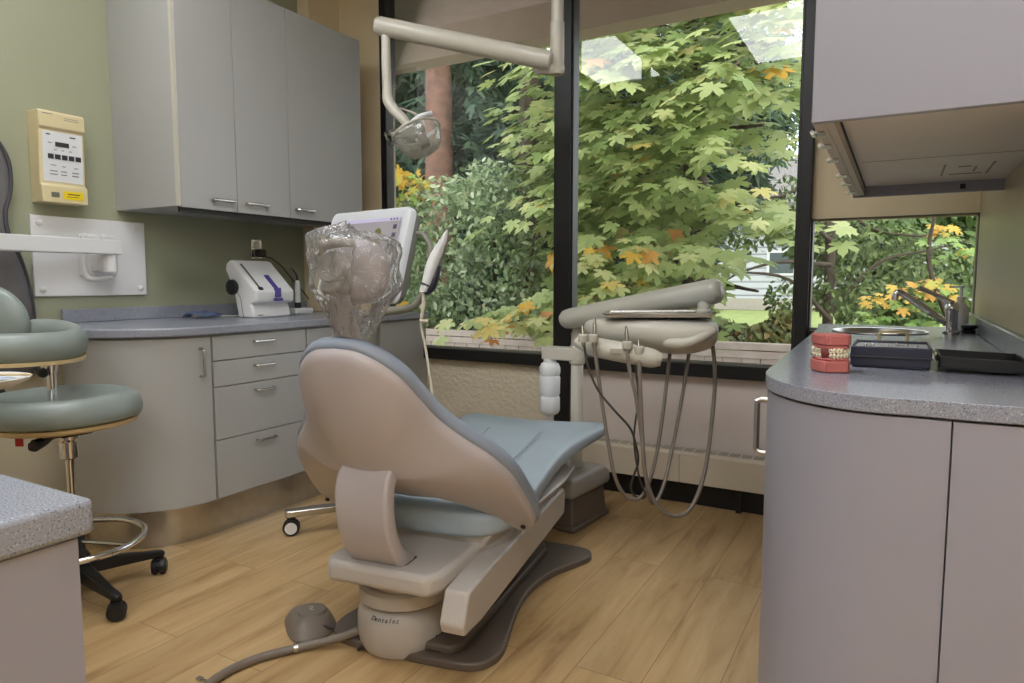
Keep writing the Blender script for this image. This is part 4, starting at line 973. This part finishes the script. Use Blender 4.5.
obj('post_bracket', MB().tube([(Sx, Sy, .585), (ap_.x-.0, ap_.y, .585), (ap_.x, ap_.y, .62)], .012, 10), 'black', os_)
bk = ac-RV*.17+FH*.13
rings = []
for i in range(11):
    a = -PI/2+PI*i/10; rr = max(math.cos(a)**.6, .03)
    rings.append([Vector((bk.x, bk.y, .95))+RV*(.165*rr*math.cos(b))+FH*(.045*math.sin(a)+.3*(.165*rr*math.cos(b))**2)+Vector((0, 0, .145*rr*math.sin(b))) for b in [2*PI*j/32 for j in range(32)]])
obj('back_pad', MB().loft(rings), 'vinyls', os_, sub=1)
obj('back_stem', MB().tube([bk+Vector((0, 0, -bk.z+.95))+FH*.05, bk+Vector((0, 0, -bk.z+.70))+FH*.07, Vector((Sx-.05, Sy-.05, .585))], .014, 10, smooth=4), 'black', os_)

# small round tray on a floor stand at the left edge
tc_ = at(-30, 381, 1.75); ty_ = thing('tray_stand', 'small white round tray on a stand at the left edge', 'tray stand', (tc_.x, tc_.y, 0))
obj('tray', MB().lathe([(.02, -.022), (.09, -.020), (.125, -.004), (.132, .006), (.128, .007), (.118, -.002), (.0, -.008)], 36, T3(*tc_)), 'white', ty_)
obj('pole', MB().cyl((tc_.x, tc_.y, .02), (tc_.x, tc_.y, tc_.z-.02), .014, 16), 'chrome', ty_)
obj('foot', MB().lathe([(.15, .001), (.15, .01), (.03, .03), (0, .03)], 32, T3(tc_.x, tc_.y, 0)), 'black', ty_)
mb = MB(); rows = [[tc_+RV*(-.06+.028*i)+FH*(-.07+.03*j)+Vector((0, 0, .008+.010*math.sin(i*1.4+j)*math.cos(j*1.7))) for j in range(5)] for i in range(6)]
mb.sheet(rows)
tag(obj('paper_napkin', mb, 'paper', solid=.003), 'pale blue folded paper lying on the small tray at the left edge', 'napkin')
tag(obj('swab_stick', MB().cyl(tc_+RV*.0-FH*.05+Vector((0, 0, .022)), tc_+RV*.150+FH*.01+Vector((0, 0, .016)), .0035, 8), 'stick'), 'thin wooden swab stick sticking out over the small tray rim', 'stick')

# ------------------------------------------------------------------ scanner cart with monitor
sc_ = thing('scanner_cart', 'white framed monitor on a wheeled cart behind the chair headrest', 'monitor cart', (-2.06, 2.30, 0))
cB = Vector((-2.06, 2.30, 0))
MFm = Matrix.Translation((-1.985, 2.225, 1.205)) @ Matrix.Rotation(R(-9), 4, 'Z') @ Matrix.Rotation(R(-16), 4, 'X')
def rrect(w, h, r, n=6):
    o = []
    for cx, cz, a0 in ((w-r, h-r, 0), (-w+r, h-r, 90), (-w+r, -h+r, 180), (w-r, -h+r, 270)):
        for k in range(n+1):
            a = R(a0+90*k/n); o.append((cx+r*math.cos(a), cz+r*math.sin(a)))
    return o
XZ = Matrix(((1, 0, 0, 0), (0, 0, 1, 0), (0, 1, 0, 0), (0, 0, 0, 1)))
def rr_loft(levels, M4):
    return MB().loft([[(x, y, z) for x, z in rrect(w, h, r)] for y, w, h, r in levels], True, M4)
obj('bezel', rr_loft([(-.004, .215, .165, .02), (-.012, .242, .185, .028), (-.010, .254, .197, .034), (.0, .259, .202, .036), (.020, .259, .202, .036)], MFm), 'bezel', sc_)
obj('casing', rr_loft([(.019, .249, .199, .036), (.06, .243, .193, .04), (.085, .22, .17, .05), (.10, .15, .11, .05)], MFm), 'mback', sc_)
def scr(name, x0, x1, z0, z1, m, dy=.0): return obj(name, MB().box(x0, x1, -.0155-dy, -.010, z0, z1, MFm), m, sc_)
scr('screen', -.205, .205, -.155, .155, 'screen')
scr('screen_bar', -.205, .205, .140, .155, 'bar', .001)
mb = MB()
for i, z in enumerate((.105, .07, .035)): mb.box(.175, .195, -.0175, -.012, z, z+.018, MFm)
for x in (.15, .168, .186): mb.box(x, x+.008, -.0175, -.012, .143, .151, MFm)
obj('screen_icons', mb, 'icon', sc_)
obj('screen_icon', MB().box(.165, .195, -.0175, -.012, -.055, -.035, MFm), 'iconblue', sc_)
obj('scan_image', MB().loft([[(x*.032*k, y, .008+z*.052*k) for x, z in [(math.cos(2*PI*j/16)*(1-.25*math.sin(2*PI*j/16)), math.sin(2*PI*j/16)) for j in range(16)]] for y, k in ((-.0165, 1.0), (-.018, .9))], True, MFm @ T3(.085, 0, .055)), 'scan', sc_)
obj('column', MB().tube([cB+Vector((.02, .0, .10)), cB+Vector((.03, .0, .5)), cB+Vector((.05, .02, .85)), cB+Vector((.08, .0, 1.0)), (-1.93, 2.29, 1.12), (-1.925, 2.285, 1.19)], [.03, .026, .024, .022, .022, .025], 18, smooth=6), 'greytube', sc_)
obj('handle_loop', MB().tube([at(371, 344, 2.80), at(373, 326, 2.78), at(380, 313, 2.74), at(400, 310, 2.70), at(414, 306, 2.67), at(422, 295, 2.66), at(425, 280, 2.68)], [.020, .020, .019, .016, .014, .013, .011], 14, smooth=5), 'greytube', sc_)
obj('holder_loop', MB().tube([at(418, 233, 2.74), at(425, 236, 2.70), at(430, 246, 2.67), at(430, 262, 2.66), at(427, 278, 2.66)], .0115, 12, smooth=5), 'greytube', sc_)
fr_ = thing('intraoral_scanner', 'white and dark handheld scanner wand in a holder beside the monitor', 'scanner', at(433, 262, 2.62))
def wand(pts, prof, nm, m):
    P = catmull([at(*p) for p in pts], 4)
    rs = []
    for i, p in enumerate(P):
        t = i/(len(P)-1)*(len(prof)-1); k = min(int(t), len(prof)-2); w_ = prof[k]*(1-t+k)+prof[k+1]*(t-k)
        rs.append([p+RV*w_*math.cos(b)+FH*w_*1.0*math.sin(b) for b in [2*PI*j/16 for j in range(16)]])
    return obj(nm, MB().loft(rs), m, fr_)
wand([(447, 230, 2.60), (443, 240, 2.61), (436, 255, 2.62), (431, 268, 2.62), (427, 282, 2.62), (423, 292, 2.62)], [.004, .015, .024, .024, .020, .016], 'wand_body', 'white')
wand([(448.5, 229, 2.61), (446, 240, 2.62), (440, 258, 2.64), (437, 268, 2.64)], [.003, .010, .016, .014], 'wand_spine', 'greytube')
wand([(438, 266, 2.63), (434, 278, 2.63), (430, 290, 2.63), (426, 295, 2.63)], [.014, .021, .019, .010], 'wand_grip', 'navy')
obj('wand_band', MB().tube([at(421, 283, 2.60), at(429, 286, 2.605)], .004, 8), 'navy', fr_)
wc = [(423, 293, 2.62), (423.5, 305, 2.62), (421, 325, 2.62), (425, 345, 2.62), (429, 372, 2.60), (432, 405, 2.56), (420, 450, 2.5), (400, 480, 2.45)]
obj('cable', MB().tube([at(*p) for p in wc], [.006, .008, .005, .005, .005, .005, .005, .005], 10, smooth=5), 'cable', fr_)
obj('cable_clip', MB().tube([at(420, 321, 2.60), at(428, 321, 2.60)], .006, 8), 'cable', fr_)
obj('cart_hub', MB().lathe([(.07, .075), (.075, .08), (.07, .12), (.045, .15), (0, .15)], 24, T3(cB.x+.02, cB.y, 0)), 'nickel', sc_)
for a in (-128, 152, 60, -40):
    a = R(a); d2 = Vector((math.cos(a), math.sin(a), 0)); sd_ = Vector((-d2.y, d2.x, 0)); o_ = cB+Vector((.02, 0, 0)); L_ = .335
    rg = [[o_+d2*s_+sd_*w_+Vector((0, 0, z0)) , o_+d2*s_-sd_*w_+Vector((0, 0, z0)), o_+d2*s_-sd_*w_+Vector((0, 0, z0+.03)), o_+d2*s_+sd_*w_+Vector((0, 0, z0+.03))] for s_, w_, z0 in ((.04, .03, .085), (L_, .024, .082), (L_+.03, .02, .082))]
    obj('leg', MB().loft(rg), 'nickel', sc_, bevel=.005)
    tp = o_+d2*(L_+.005); caster(tp.x, tp.y, sc_, 'white', .036, R(52)+a*.08)

# ------------------------------------------------------------------ outside
GZ = -.35
gy = [(YW+.13, GZ), (6, GZ), (11, -.25), (16, -.02), (22, .2), (60, .6)]
struct('ground', MB().sheet([[(x, y, z) for x in (-40, -20, -8, 0, 8, 30)] for y, z in gy]), 'ground', smooth=False)
struct('lawn', MB().sheet([[(x, y, z+.01) for x in (-8, -2, 6)] for y, z in ((11.5, -.22), (16, -.02), (21.6, .19))]), 'grass', smooth=False)
struct('eave_soffit', MB().box(-14, 6, YW+.13, 4.75, 3.085, 3.2), 'soffit', smooth=False)
struct('eave_beam', MB().box(-14, 6, 4.55, 4.75, 2.85, 3.085), 'beam', smooth=False)
fe = thing('wooden_fence', 'weathered grey board fence with top rail outside the left window', 'fence', (-3.5, 5.5, GZ))
mb = MB(); x = -9
while x < 1.6:
    mb.box(x, x+.135, 5.49, 5.51, GZ, .555+random.uniform(-.004, .004)); x += .142
obj('boards', mb, 'fence', fe, smooth=False)
obj('top_rail', MB().box(-9, 1.6, 5.455, 5.535, .565, .62), 'fence', fe, bevel=.004)
obj('face_rail', MB().box(-9, 1.6, 5.465, 5.49, .50, .558), 'fence', fe, bevel=.004)
hs_ = thing('neighbour_house', 'white clapboard house seen beyond the trees', 'house', (-3, 23, .2))
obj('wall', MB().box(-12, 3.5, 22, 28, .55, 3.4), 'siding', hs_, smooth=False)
obj('foundation', MB().box(-12, 3.5, 21.98, 28, .1, .55), 'grille', hs_, smooth=False)
obj('roof', MB().prism([(21.3, 3.35), (25, 5.2), (28.7, 3.35), (28.7, 3.2), (25, 5.05), (21.3, 3.2)], -12.6, 4.1, Matrix(((0, 0, 1, 0), (1, 0, 0, 0), (0, 1, 0, 0), (0, 0, 0, 1)))), 'roof', hs_, smooth=False)
wx = (22*math.tan(-YAW+math.atan((780-512)/682.7)))
for x in (wx, wx-4.2):
    wf = obj('window', MB().box(x-.42, x+.42, 21.95, 22.0, 1.25, 2.0), 'white', hs_)
    obj('window_pane', MB().box(x-.34, x+.34, 21.94, 21.952, 1.32, 1.93), 'darkglass', wf)

rng = np.random.default_rng(11)
def nrm(a): return a/np.maximum(np.linalg.norm(a, axis=-1, keepdims=True), 1e-9)
MAPLE_H = [(0, -.10), (.12, -.27), (.20, -.17), (.30, -.20), (.46, -.10), (.36, .0), (.22, .04), (.40, .10), (.54, .24), (.46, .30), (.48, .40), (.33, .33), (.15, .20), (.17, .36), (.11, .48), (.06, .50), (0, .66)]
def maple_tpl():
    v, f = [], []
    mid = [0, len(MAPLE_H)-1]
    for s in (1, -1):
        o = len(v); pts = MAPLE_H if s == 1 else MAPLE_H
        v += [(x*s, y, -.30*(x*x)-.22*max(y, 0)**2+.10*abs(x)) for x, y in pts]
        idx = list(range(o, o+len(pts))); f.append(tuple(idx if s == 1 else idx[::-1]))
    return np.array(v, float), f
def oval_tpl():
    return np.array([(0, -.5, 0), (.26, -.1, .04), (.2, .25, .03), (0, .55, -.08), (-.2, .25, .03), (-.26, -.1, .04)], float), [(0, 1, 2, 3), (0, 3, 4, 5)]
def spray_tpl():
    v, f = [], []
    for k, (a, l) in enumerate(((0, 1.0), (.55, .75), (-.55, .75), (1.0, .5), (-1.0, .5))):
        d = np.array((math.sin(a), math.cos(a), -.15*abs(a))); p = np.array((math.cos(a), -math.sin(a), 0))*.085
        o = len(v); v += [tuple(-p*.4), tuple(d*l*.5+p), tuple(d*l), tuple(d*l*.5-p)]
        f.append((o, o+1, o+2, o+3))
    return np.array(v, float), f
TPL = dict(maple=maple_tpl(), oval=oval_tpl(), spray=spray_tpl())
def leaf_mesh(name, tpl, pos, tip, nor, size, tint, m, parent):
    V, Fc = TPL[tpl]; n = len(pos)
    t = nrm(tip); z = nrm(nor-t*np.sum(nor*t, 1, keepdims=True)); x = np.cross(t, z)
    W = pos[:, None, :]+size[:, None, None]*(V[None, :, 0:1]*x[:, None, :]+V[None, :, 1:2]*t[:, None, :]+V[None, :, 2:3]*z[:, None, :])
    verts = W.reshape(-1, 3); k = len(V)
    lens = [len(f) for f in Fc]; flat = np.concatenate([np.array(f) for f in Fc])
    loops = (flat[None, :]+(np.arange(n)*k)[:, None]).reshape(-1)
    tot = np.tile(np.array(lens), n); start = np.concatenate(([0], np.cumsum(tot)[:-1]))
    me = bpy.data.meshes.new(name); me.vertices.add(len(verts)); me.vertices.foreach_set('co', (verts-np.array(parent.location)[None, :]).astype(np.float32).ravel())
    me.loops.add(len(loops)); me.loops.foreach_set('vertex_index', loops.astype(np.int32))
    me.polygons.add(len(tot)); me.polygons.foreach_set('loop_start', start.astype(np.int32)); me.polygons.foreach_set('loop_total', tot.astype(np.int32))
    me.update(calc_edges=True); me.validate()
    at_ = me.attributes.new('tint', 'FLOAT', 'POINT'); at_.data.foreach_set('value', np.repeat(tint, k).astype(np.float32))
    me.materials.append(M[m])
    o = bpy.data.objects.new(name, me); COL.objects.link(o); o.parent = parent; return o
def blobs(n, cs):
    """n random points in a list of ellipsoids (cx,cy,cz,rx,ry,rz,weight), biased to the shell"""
    w_ = np.array([c[6] for c in cs], float); w_ /= w_.sum(); k = rng.choice(len(cs), n, p=w_)
    c = np.array([q[:6] for q in cs])[k]; d = nrm(rng.normal(size=(n, 3))); r = rng.uniform(.25, 1, n)**.5
    return c[:, :3]+d*c[:, 3:6]*r[:, None], d
def foliage(parent, name, tpl, n, cs, size, m, tr=(0, 1), up=.6, out=.5, vlow=None):
    p, d = blobs(n, cs); ok = p[:, 2] > GZ+.02; p, d = p[ok], d[ok]; n = len(p)
    tip = d*out+rng.normal(size=(n, 3))*.55+np.array((0, 0, -.45)); nor = np.array((0, -.35, up))[None, :]+rng.normal(size=(n, 3))*.35
    s = rng.uniform(size[0], size[1], n); t = np.clip(rng.beta(2, 2, n)*(tr[1]-tr[0])+tr[0], 0, 1)
    return leaf_mesh(name, tpl, p, tip, nor, s, t, m, parent)
def trunk(parent, path, r, m='bark', name='trunk'):
    return obj(name, MB().tube(path, r, 12, smooth=4), m, parent)
G1 = 'trees beyond the fence'
# big maple in front of the middle window
mp_ = thing('maple_tree', 'large leafy yellow green maple filling the middle window', 'tree', (-1.9, 7.4, GZ))
trunk(mp_, [(-1.9, 7.4, GZ), (-1.92, 7.4, 1.2), (-2.0, 7.5, 3), (-2.1, 7.5, 5)], [.16, .14, .11, .06], 'barkd')
P_, TIP, NOR, SZ, TN = [], [], [], [], []
def spray(c, n, sz, rad=.34, yl=0.0):
    """a drooping shelf of maple leaves"""
    c = np.array(c)
    br = nrm(np.array((rng.normal()*.6, -1.0, rng.normal()*.15-.25)))
    for i in range(n):
        a = rng.uniform(-1, 1); q = c+br*rad*rng.uniform(-.6, 1)+np.array((a*rad, 0, -abs(a)*rad*.35))+rng.normal(size=3)*.04
        P_.append(q); TIP.append(br*1.0+np.array((a*.9, 0, -.38))+rng.normal(size=3)*.22); NOR.append(np.array((a*.3, -.42, 1.0))+rng.normal(size=3)*.2)
        SZ.append(rng.uniform(.75, 1.25)*sz); TN.append(np.clip(rng.normal(.47+yl, .13)+(.35 if rng.random() < .04 else 0), 0, 1))
for i in range(560):
    y = rng.uniform(5.8, 7.8); x = rng.uniform(-3.42, -.55)*y/6.4; z = rng.uniform(.15, 4.4)
    fx = x/y*6.4
    if fx > -1.55 and z < 1.55: continue
    if fx > -1.35 and z < 2.9 and rng.random() < .72: continue
    if fx > -1.0 and rng.random() < .5: continue
    if fx < -3.0 and z < 1.2 and rng.random() < .6: continue
    spray((x, y, z), rng.integers(7, 12), .225)
for px, py, k, yl in ((470, 318, 3, .12), (500, 325, 4, .2), (530, 318, 4, .3), (545, 330, 3, .1), (590, 262, 4, .38), (610, 250, 3, .3), (600, 285, 3, .2), (632, 270, 3, .2), (620, 240, 3, .1), (540, 300, 3, .15)):
    p = at(px, py, 5.9); spray(p, 9, .17, .26, yl)
a_ = [np.array(q) for q in (P_, TIP, NOR, SZ, TN)]
leaf_mesh('leaves', 'maple', *a_, 'maple', mp_)
for i in range(9):
    z = .8+.38*i; s_ = (-1)**i
    obj('branch', MB().tube([(-1.95, 7.42, z), (-1.95+s_*.3, 7.1, z+.25), (-1.95+s_*.8, 6.7, z+.2)], [.045, .03, .012], 8, smooth=4), 'barkd', mp_)
# left shrubs and trees
s1 = thing('pale_shrub', 'tall pale green small leaved shrub behind the fence at left', 'shrub', (-4.4, 6.6, GZ))
def pc(px, py, D): q = at(px, py, D); return (q.x, q.y, q.z)
foliage(s1, 'leaves', 'oval', 7500, [(*pc(450, 225, 7.6), .75, .5, .55, 1.2), (*pc(490, 200, 7.8), .55, .5, .45, .9), (*pc(500, 270, 7.6), .55, .5, .55, 1), (*pc(430, 285, 7.4), .6, .5, .5, 1), (*pc(470, 320, 7.3), .9, .5, .45, 1.2), (*pc(410, 250, 7.6), .4, .4, .6, .6)], (.05, .105), 'pale')
for i in range(4): trunk(s1, [(-4.4, 6.6, GZ), (-4.6+.3*i, 6.6, .6), (-4.9+.5*i, 6.5, 1.6)], [.04, .03, .012], 'barkd', 'stem')
s2 = thing('orange_bush', 'low orange tinged bush at the left window frame', 'shrub', (-5.3, 6.6, GZ))
foliage(s2, 'leaves', 'maple', 170, [(*pc(404, 196, 7.6), .36, .3, .28, 1), (*pc(400, 320, 7.0), .3, .3, .15, .6)], (.09, .15), 'mapley', (.2, 1))
trunk(s2, [(-5.3, 6.6, GZ), (-5.35, 6.6, .8), (-5.3, 6.6, 1.9)], [.04, .03, .012], 'barkd', 'stem')
def px_tree(name, label, px, D, r, m='bark', h=6.5, lean=0):
    b = at(px, 330, D); t = thing(name, label, 'tree', (b.x, b.y, GZ), 0, G1)
    trunk(t, [(b.x, b.y, GZ), (b.x+lean*.3, b.y, 2), (b.x+lean, b.y, 4.5), (b.x+lean*1.2, b.y, h)], [r*1.1, r, r*.85, r*.5], m)
    return t, b
t1, b = px_tree('cedar_tree', 'reddish trunk cedar seen behind the dental lamp', 441, 9.5, .20, 'bark', 7)
foliage(t1, 'foliage', 'spray', 1300, [(b.x-.6, b.y+.6, 3.6, 1.3, .7, 1.2, 1), (b.x+1.0, b.y+.7, 2.9, 1.1, .6, 1.0, 1), (b.x+.2, b.y+.7, 5.2, 1.8, .9, 1.2, 1)], (.25, .5), 'deep', (.2, .9))
obj('dead_branch', MB().tube([at(440, 150, 9.4), at(420, 118, 9.2), at(400, 108, 9.0)], [.03, .02, .008], 8, smooth=4), 'fence', t1)
t2, b = px_tree('fir_tree', 'dark trunk fir left of the wide black mullion', 529, 9.0, .15, 'barkd', 7)
foliage(t2, 'foliage', 'spray', 1300, [(b.x-.8, b.y+.6, 3.2, 1.0, .6, 1.2, 1), (b.x+.9, b.y+.8, 3.4, 1.2, .6, 1.3, 1), (b.x-.4, b.y+.6, 1.4, .9, .5, .8, .7)], (.25, .5), 'deep', (.1, .8))
for k, (px, D, n, zc, rz, tr, lb) in enumerate(((400, 12.5, 2600, 2.6, 3.0, (0, .6), 'dark evergreen at the far left of the left window'), (475, 12.0, 2600, 2.4, 3.0, (0, .7), 'dark evergreen behind the pale shrub'), (555, 12.0, 2300, 2.6, 3.2, (0, .7), 'dark evergreen behind the wide black mullion'), (635, 12.5, 2300, 2.8, 3.2, (0, .8), 'dark evergreen behind the left half of the maple'), (700, 13, 1300, 4.2, 2.0, (.1, .9), 'dark evergreen behind the right half of the maple'))):
    b = at(px, 300, D); t = thing('evergreen_tree', lb, 'tree', (b.x, b.y, GZ), 0, G1)
    foliage(t, 'foliage', 'spray', n, [(b.x, b.y, zc, 1.5, .9, rz, 1)], (.35, .7), 'deep', tr)
    trunk(t, [(b.x, b.y, GZ), (b.x, b.y, 2), (b.x, b.y, 6)], [.22, .18, .1], 'barkd')
# lighter tree with sky between its branches, right of the maple
t3 = thing('open_tree', 'thin branched tree with sky showing through, left of the narrow mullion', 'tree', (-.9, 9.0, GZ))
b = at(830, 250, 8.6)
trunk(t3, [(b.x, b.y, GZ), (b.x, b.y, 1.5), (b.x-.1, b.y, 3.2), (b.x-.2, b.y, 5)], [.07, .06, .05, .02], 'barkd')
for q in (((830, 150), (795, 190), (760, 195), (735, 165)), ((830, 240), (800, 215), (765, 200), (742, 190)), ((830, 320), (790, 280), (740, 272), (700, 270)), ((830, 120), (810, 90), (770, 70), (740, 40)), ((830, 265), (780, 262), (735, 275), (715, 292)), ((840, 300), (880, 262), (930, 250), (970, 240)), ((840, 200), (870, 228), (920, 236), (960, 228))):
    obj('branch', MB().tube([at(x, y, 8.5-.2*i) for i, (x, y) in enumerate(q)], [.03, .02, .012, .005], 8, smooth=4), 'barkd', t3)
foliage(t3, 'leaves', 'oval', 3600, [(*pc(770, 120, 8.5), .75, .5, .65, 1), (*pc(790, 60, 8.5), .7, .5, .6, 1), (*pc(750, 230, 8.5), .55, .4, .30, .6), (*pc(790, 210, 8.5), .35, .4, .45, .5), (*pc(870, 235, 8.6), .7, .5, .30, .8), (*pc(850, 290, 8.6), .45, .5, .45, .7), (*pc(930, 260, 8.8), .5, .5, .5, .8), (*pc(785, 300, 8.5), .25, .3, .3, .3)], (.05, .11), 'mid', (.0, .9))
t4 = thing('round_tree', 'mid green bushy tree outside the right hand window', 'tree', (1.0, 12.5, GZ))
b = at(890, 300, 12.5)
foliage(t4, 'foliage', 'oval', 4200, [(*pc(850, 240, 12.5), 1.2, .8, .7, 1), (*pc(940, 250, 12.5), 1.1, .8, .9, 1), (*pc(890, 300, 12.3), 1.4, .8, .5, 1), (*pc(900, 200, 12.6), 1.8, .8, .7, 1)], (.14, .3), 'mid', (0, .75))
trunk(t4, [(b.x, b.y, GZ), (b.x, b.y, 1), (b.x, b.y, 2.5)], [.12, .1, .05], 'barkd')
t5 = thing('young_maple', 'young maple with bright yellow leaf edges beyond the faucet', 'tree', (.0, 6.0, GZ))
b = at(925, 320, 6.0)
trunk(t5, [(b.x+.2, b.y, GZ), (b.x+.2, b.y, .6), (b.x, b.y, 1.3), (b.x+.1, b.y, 2.0)], [.03, .025, .018, .008], 'barkd')
P_, TIP, NOR, SZ, TN = [], [], [], [], []
for px, py, yl in ((880, 300, .2), (895, 292, .35), (910, 285, .2), (925, 290, .3), (940, 280, .1), (950, 292, .1), (905, 305, -.2), (930, 308, -.25), (885, 315, -.25), (945, 315, -.25), (860, 318, -.25), (945, 225, .3), (930, 240, -.15), (955, 250, -.2), (920, 318, -.25)):
    spray(at(px, py, 6.0), 7, .11, .13, yl)
a_ = [np.array(q) for q in (P_, TIP, NOR, SZ, TN)]
leaf_mesh('leaves', 'maple', *a_, 'mapley', t5)
s3 = thing('rusty_bush', 'rusty green low bush under the house at right of the middle window', 'shrub', (-.9, 7.6, GZ))
foliage(s3, 'leaves', 'oval', 1900, [(*pc(745, 340, 7.4), .5, .4, .16, 1), (*pc(785, 332, 7.4), .25, .3, .22, .7), (*pc(715, 335, 7.6), .4, .4, .18, .6), (*pc(760, 352, 7.4), .7, .4, .2, .8)], (.07, .15), 'rust')
trunk(s3, [(-.95, 7.6, GZ), (-.9, 7.6, .1), (-.9, 7.5, .4)], [.03, .02, .01], 'barkd', 'stem')

# ------------------------------------------------------------------ light, sky, camera
w = bpy.data.worlds.new('sky'); S.world = w; w.use_nodes = True; nt = w.node_tree; nt.nodes.clear()
o = nt.nodes.new('ShaderNodeOutputWorld'); bg = nt.nodes.new('ShaderNodeBackground')
tcn = nt.nodes.new('ShaderNodeTexCoord'); nz = nt.nodes.new('ShaderNodeTexNoise'); nz.inputs['Scale'].default_value = 3
nt.links.new(tcn.outputs['Generated'], nz.inputs['Vector'])
rp = nt.nodes.new('ShaderNodeValToRGB'); rp.color_ramp.elements[0].color = (.80, .88, 1, 1); rp.color_ramp.elements[1].color = (1, 1, 1, 1)
nt.links.new(nz.outputs['Fac'], rp.inputs['Fac']); nt.links.new(rp.outputs['Color'], bg.inputs['Color'])
bg.inputs['Strength'].default_value = 2.6; nt.links.new(bg.outputs[0], o.inputs[0])
def lamp(name, kind, loc, rot, energy, col=(1, 1, 1), size=1, sy=None):
    l = bpy.data.lights.new(name, kind); l.energy = energy; l.color = col
    if kind == 'AREA':
        l.size = size
        if sy: l.shape = 'RECTANGLE'; l.size_y = sy
    if kind == 'SUN': l.angle = R(25)
    ob = bpy.data.objects.new(name, l); COL.objects.link(ob); ob.location = loc; ob.rotation_euler = rot; return ob
lamp('sun', 'SUN', (0, 0, 10), (R(38), R(8), R(20)), 2.2, (1, .97, .92))
cam = bpy.data.cameras.new('camera'); cam.sensor_width = 36; cam.lens = 24.0; cam.clip_start = .02; cam.clip_end = 200
co = bpy.data.objects.new('camera', cam); COL.objects.link(co); co.location = (0, 0, CAMZ); co.rotation_euler = (PI/2-TILT, 0, YAW)
S.camera = co
S.view_settings.view_transform = 'Standard'; S.view_settings.look = 'None'; S.view_settings.exposure = 0; S.view_settings.gamma = 1
S.cycles.use_denoising = True; S.cycles.max_bounces = 10; S.cycles.diffuse_bounces = 5; S.cycles.glossy_bounces = 5; S.cycles.transparent_max_bounces = 12; S.cycles.caustics_reflective = False; S.cycles.sample_clamp_indirect = 4
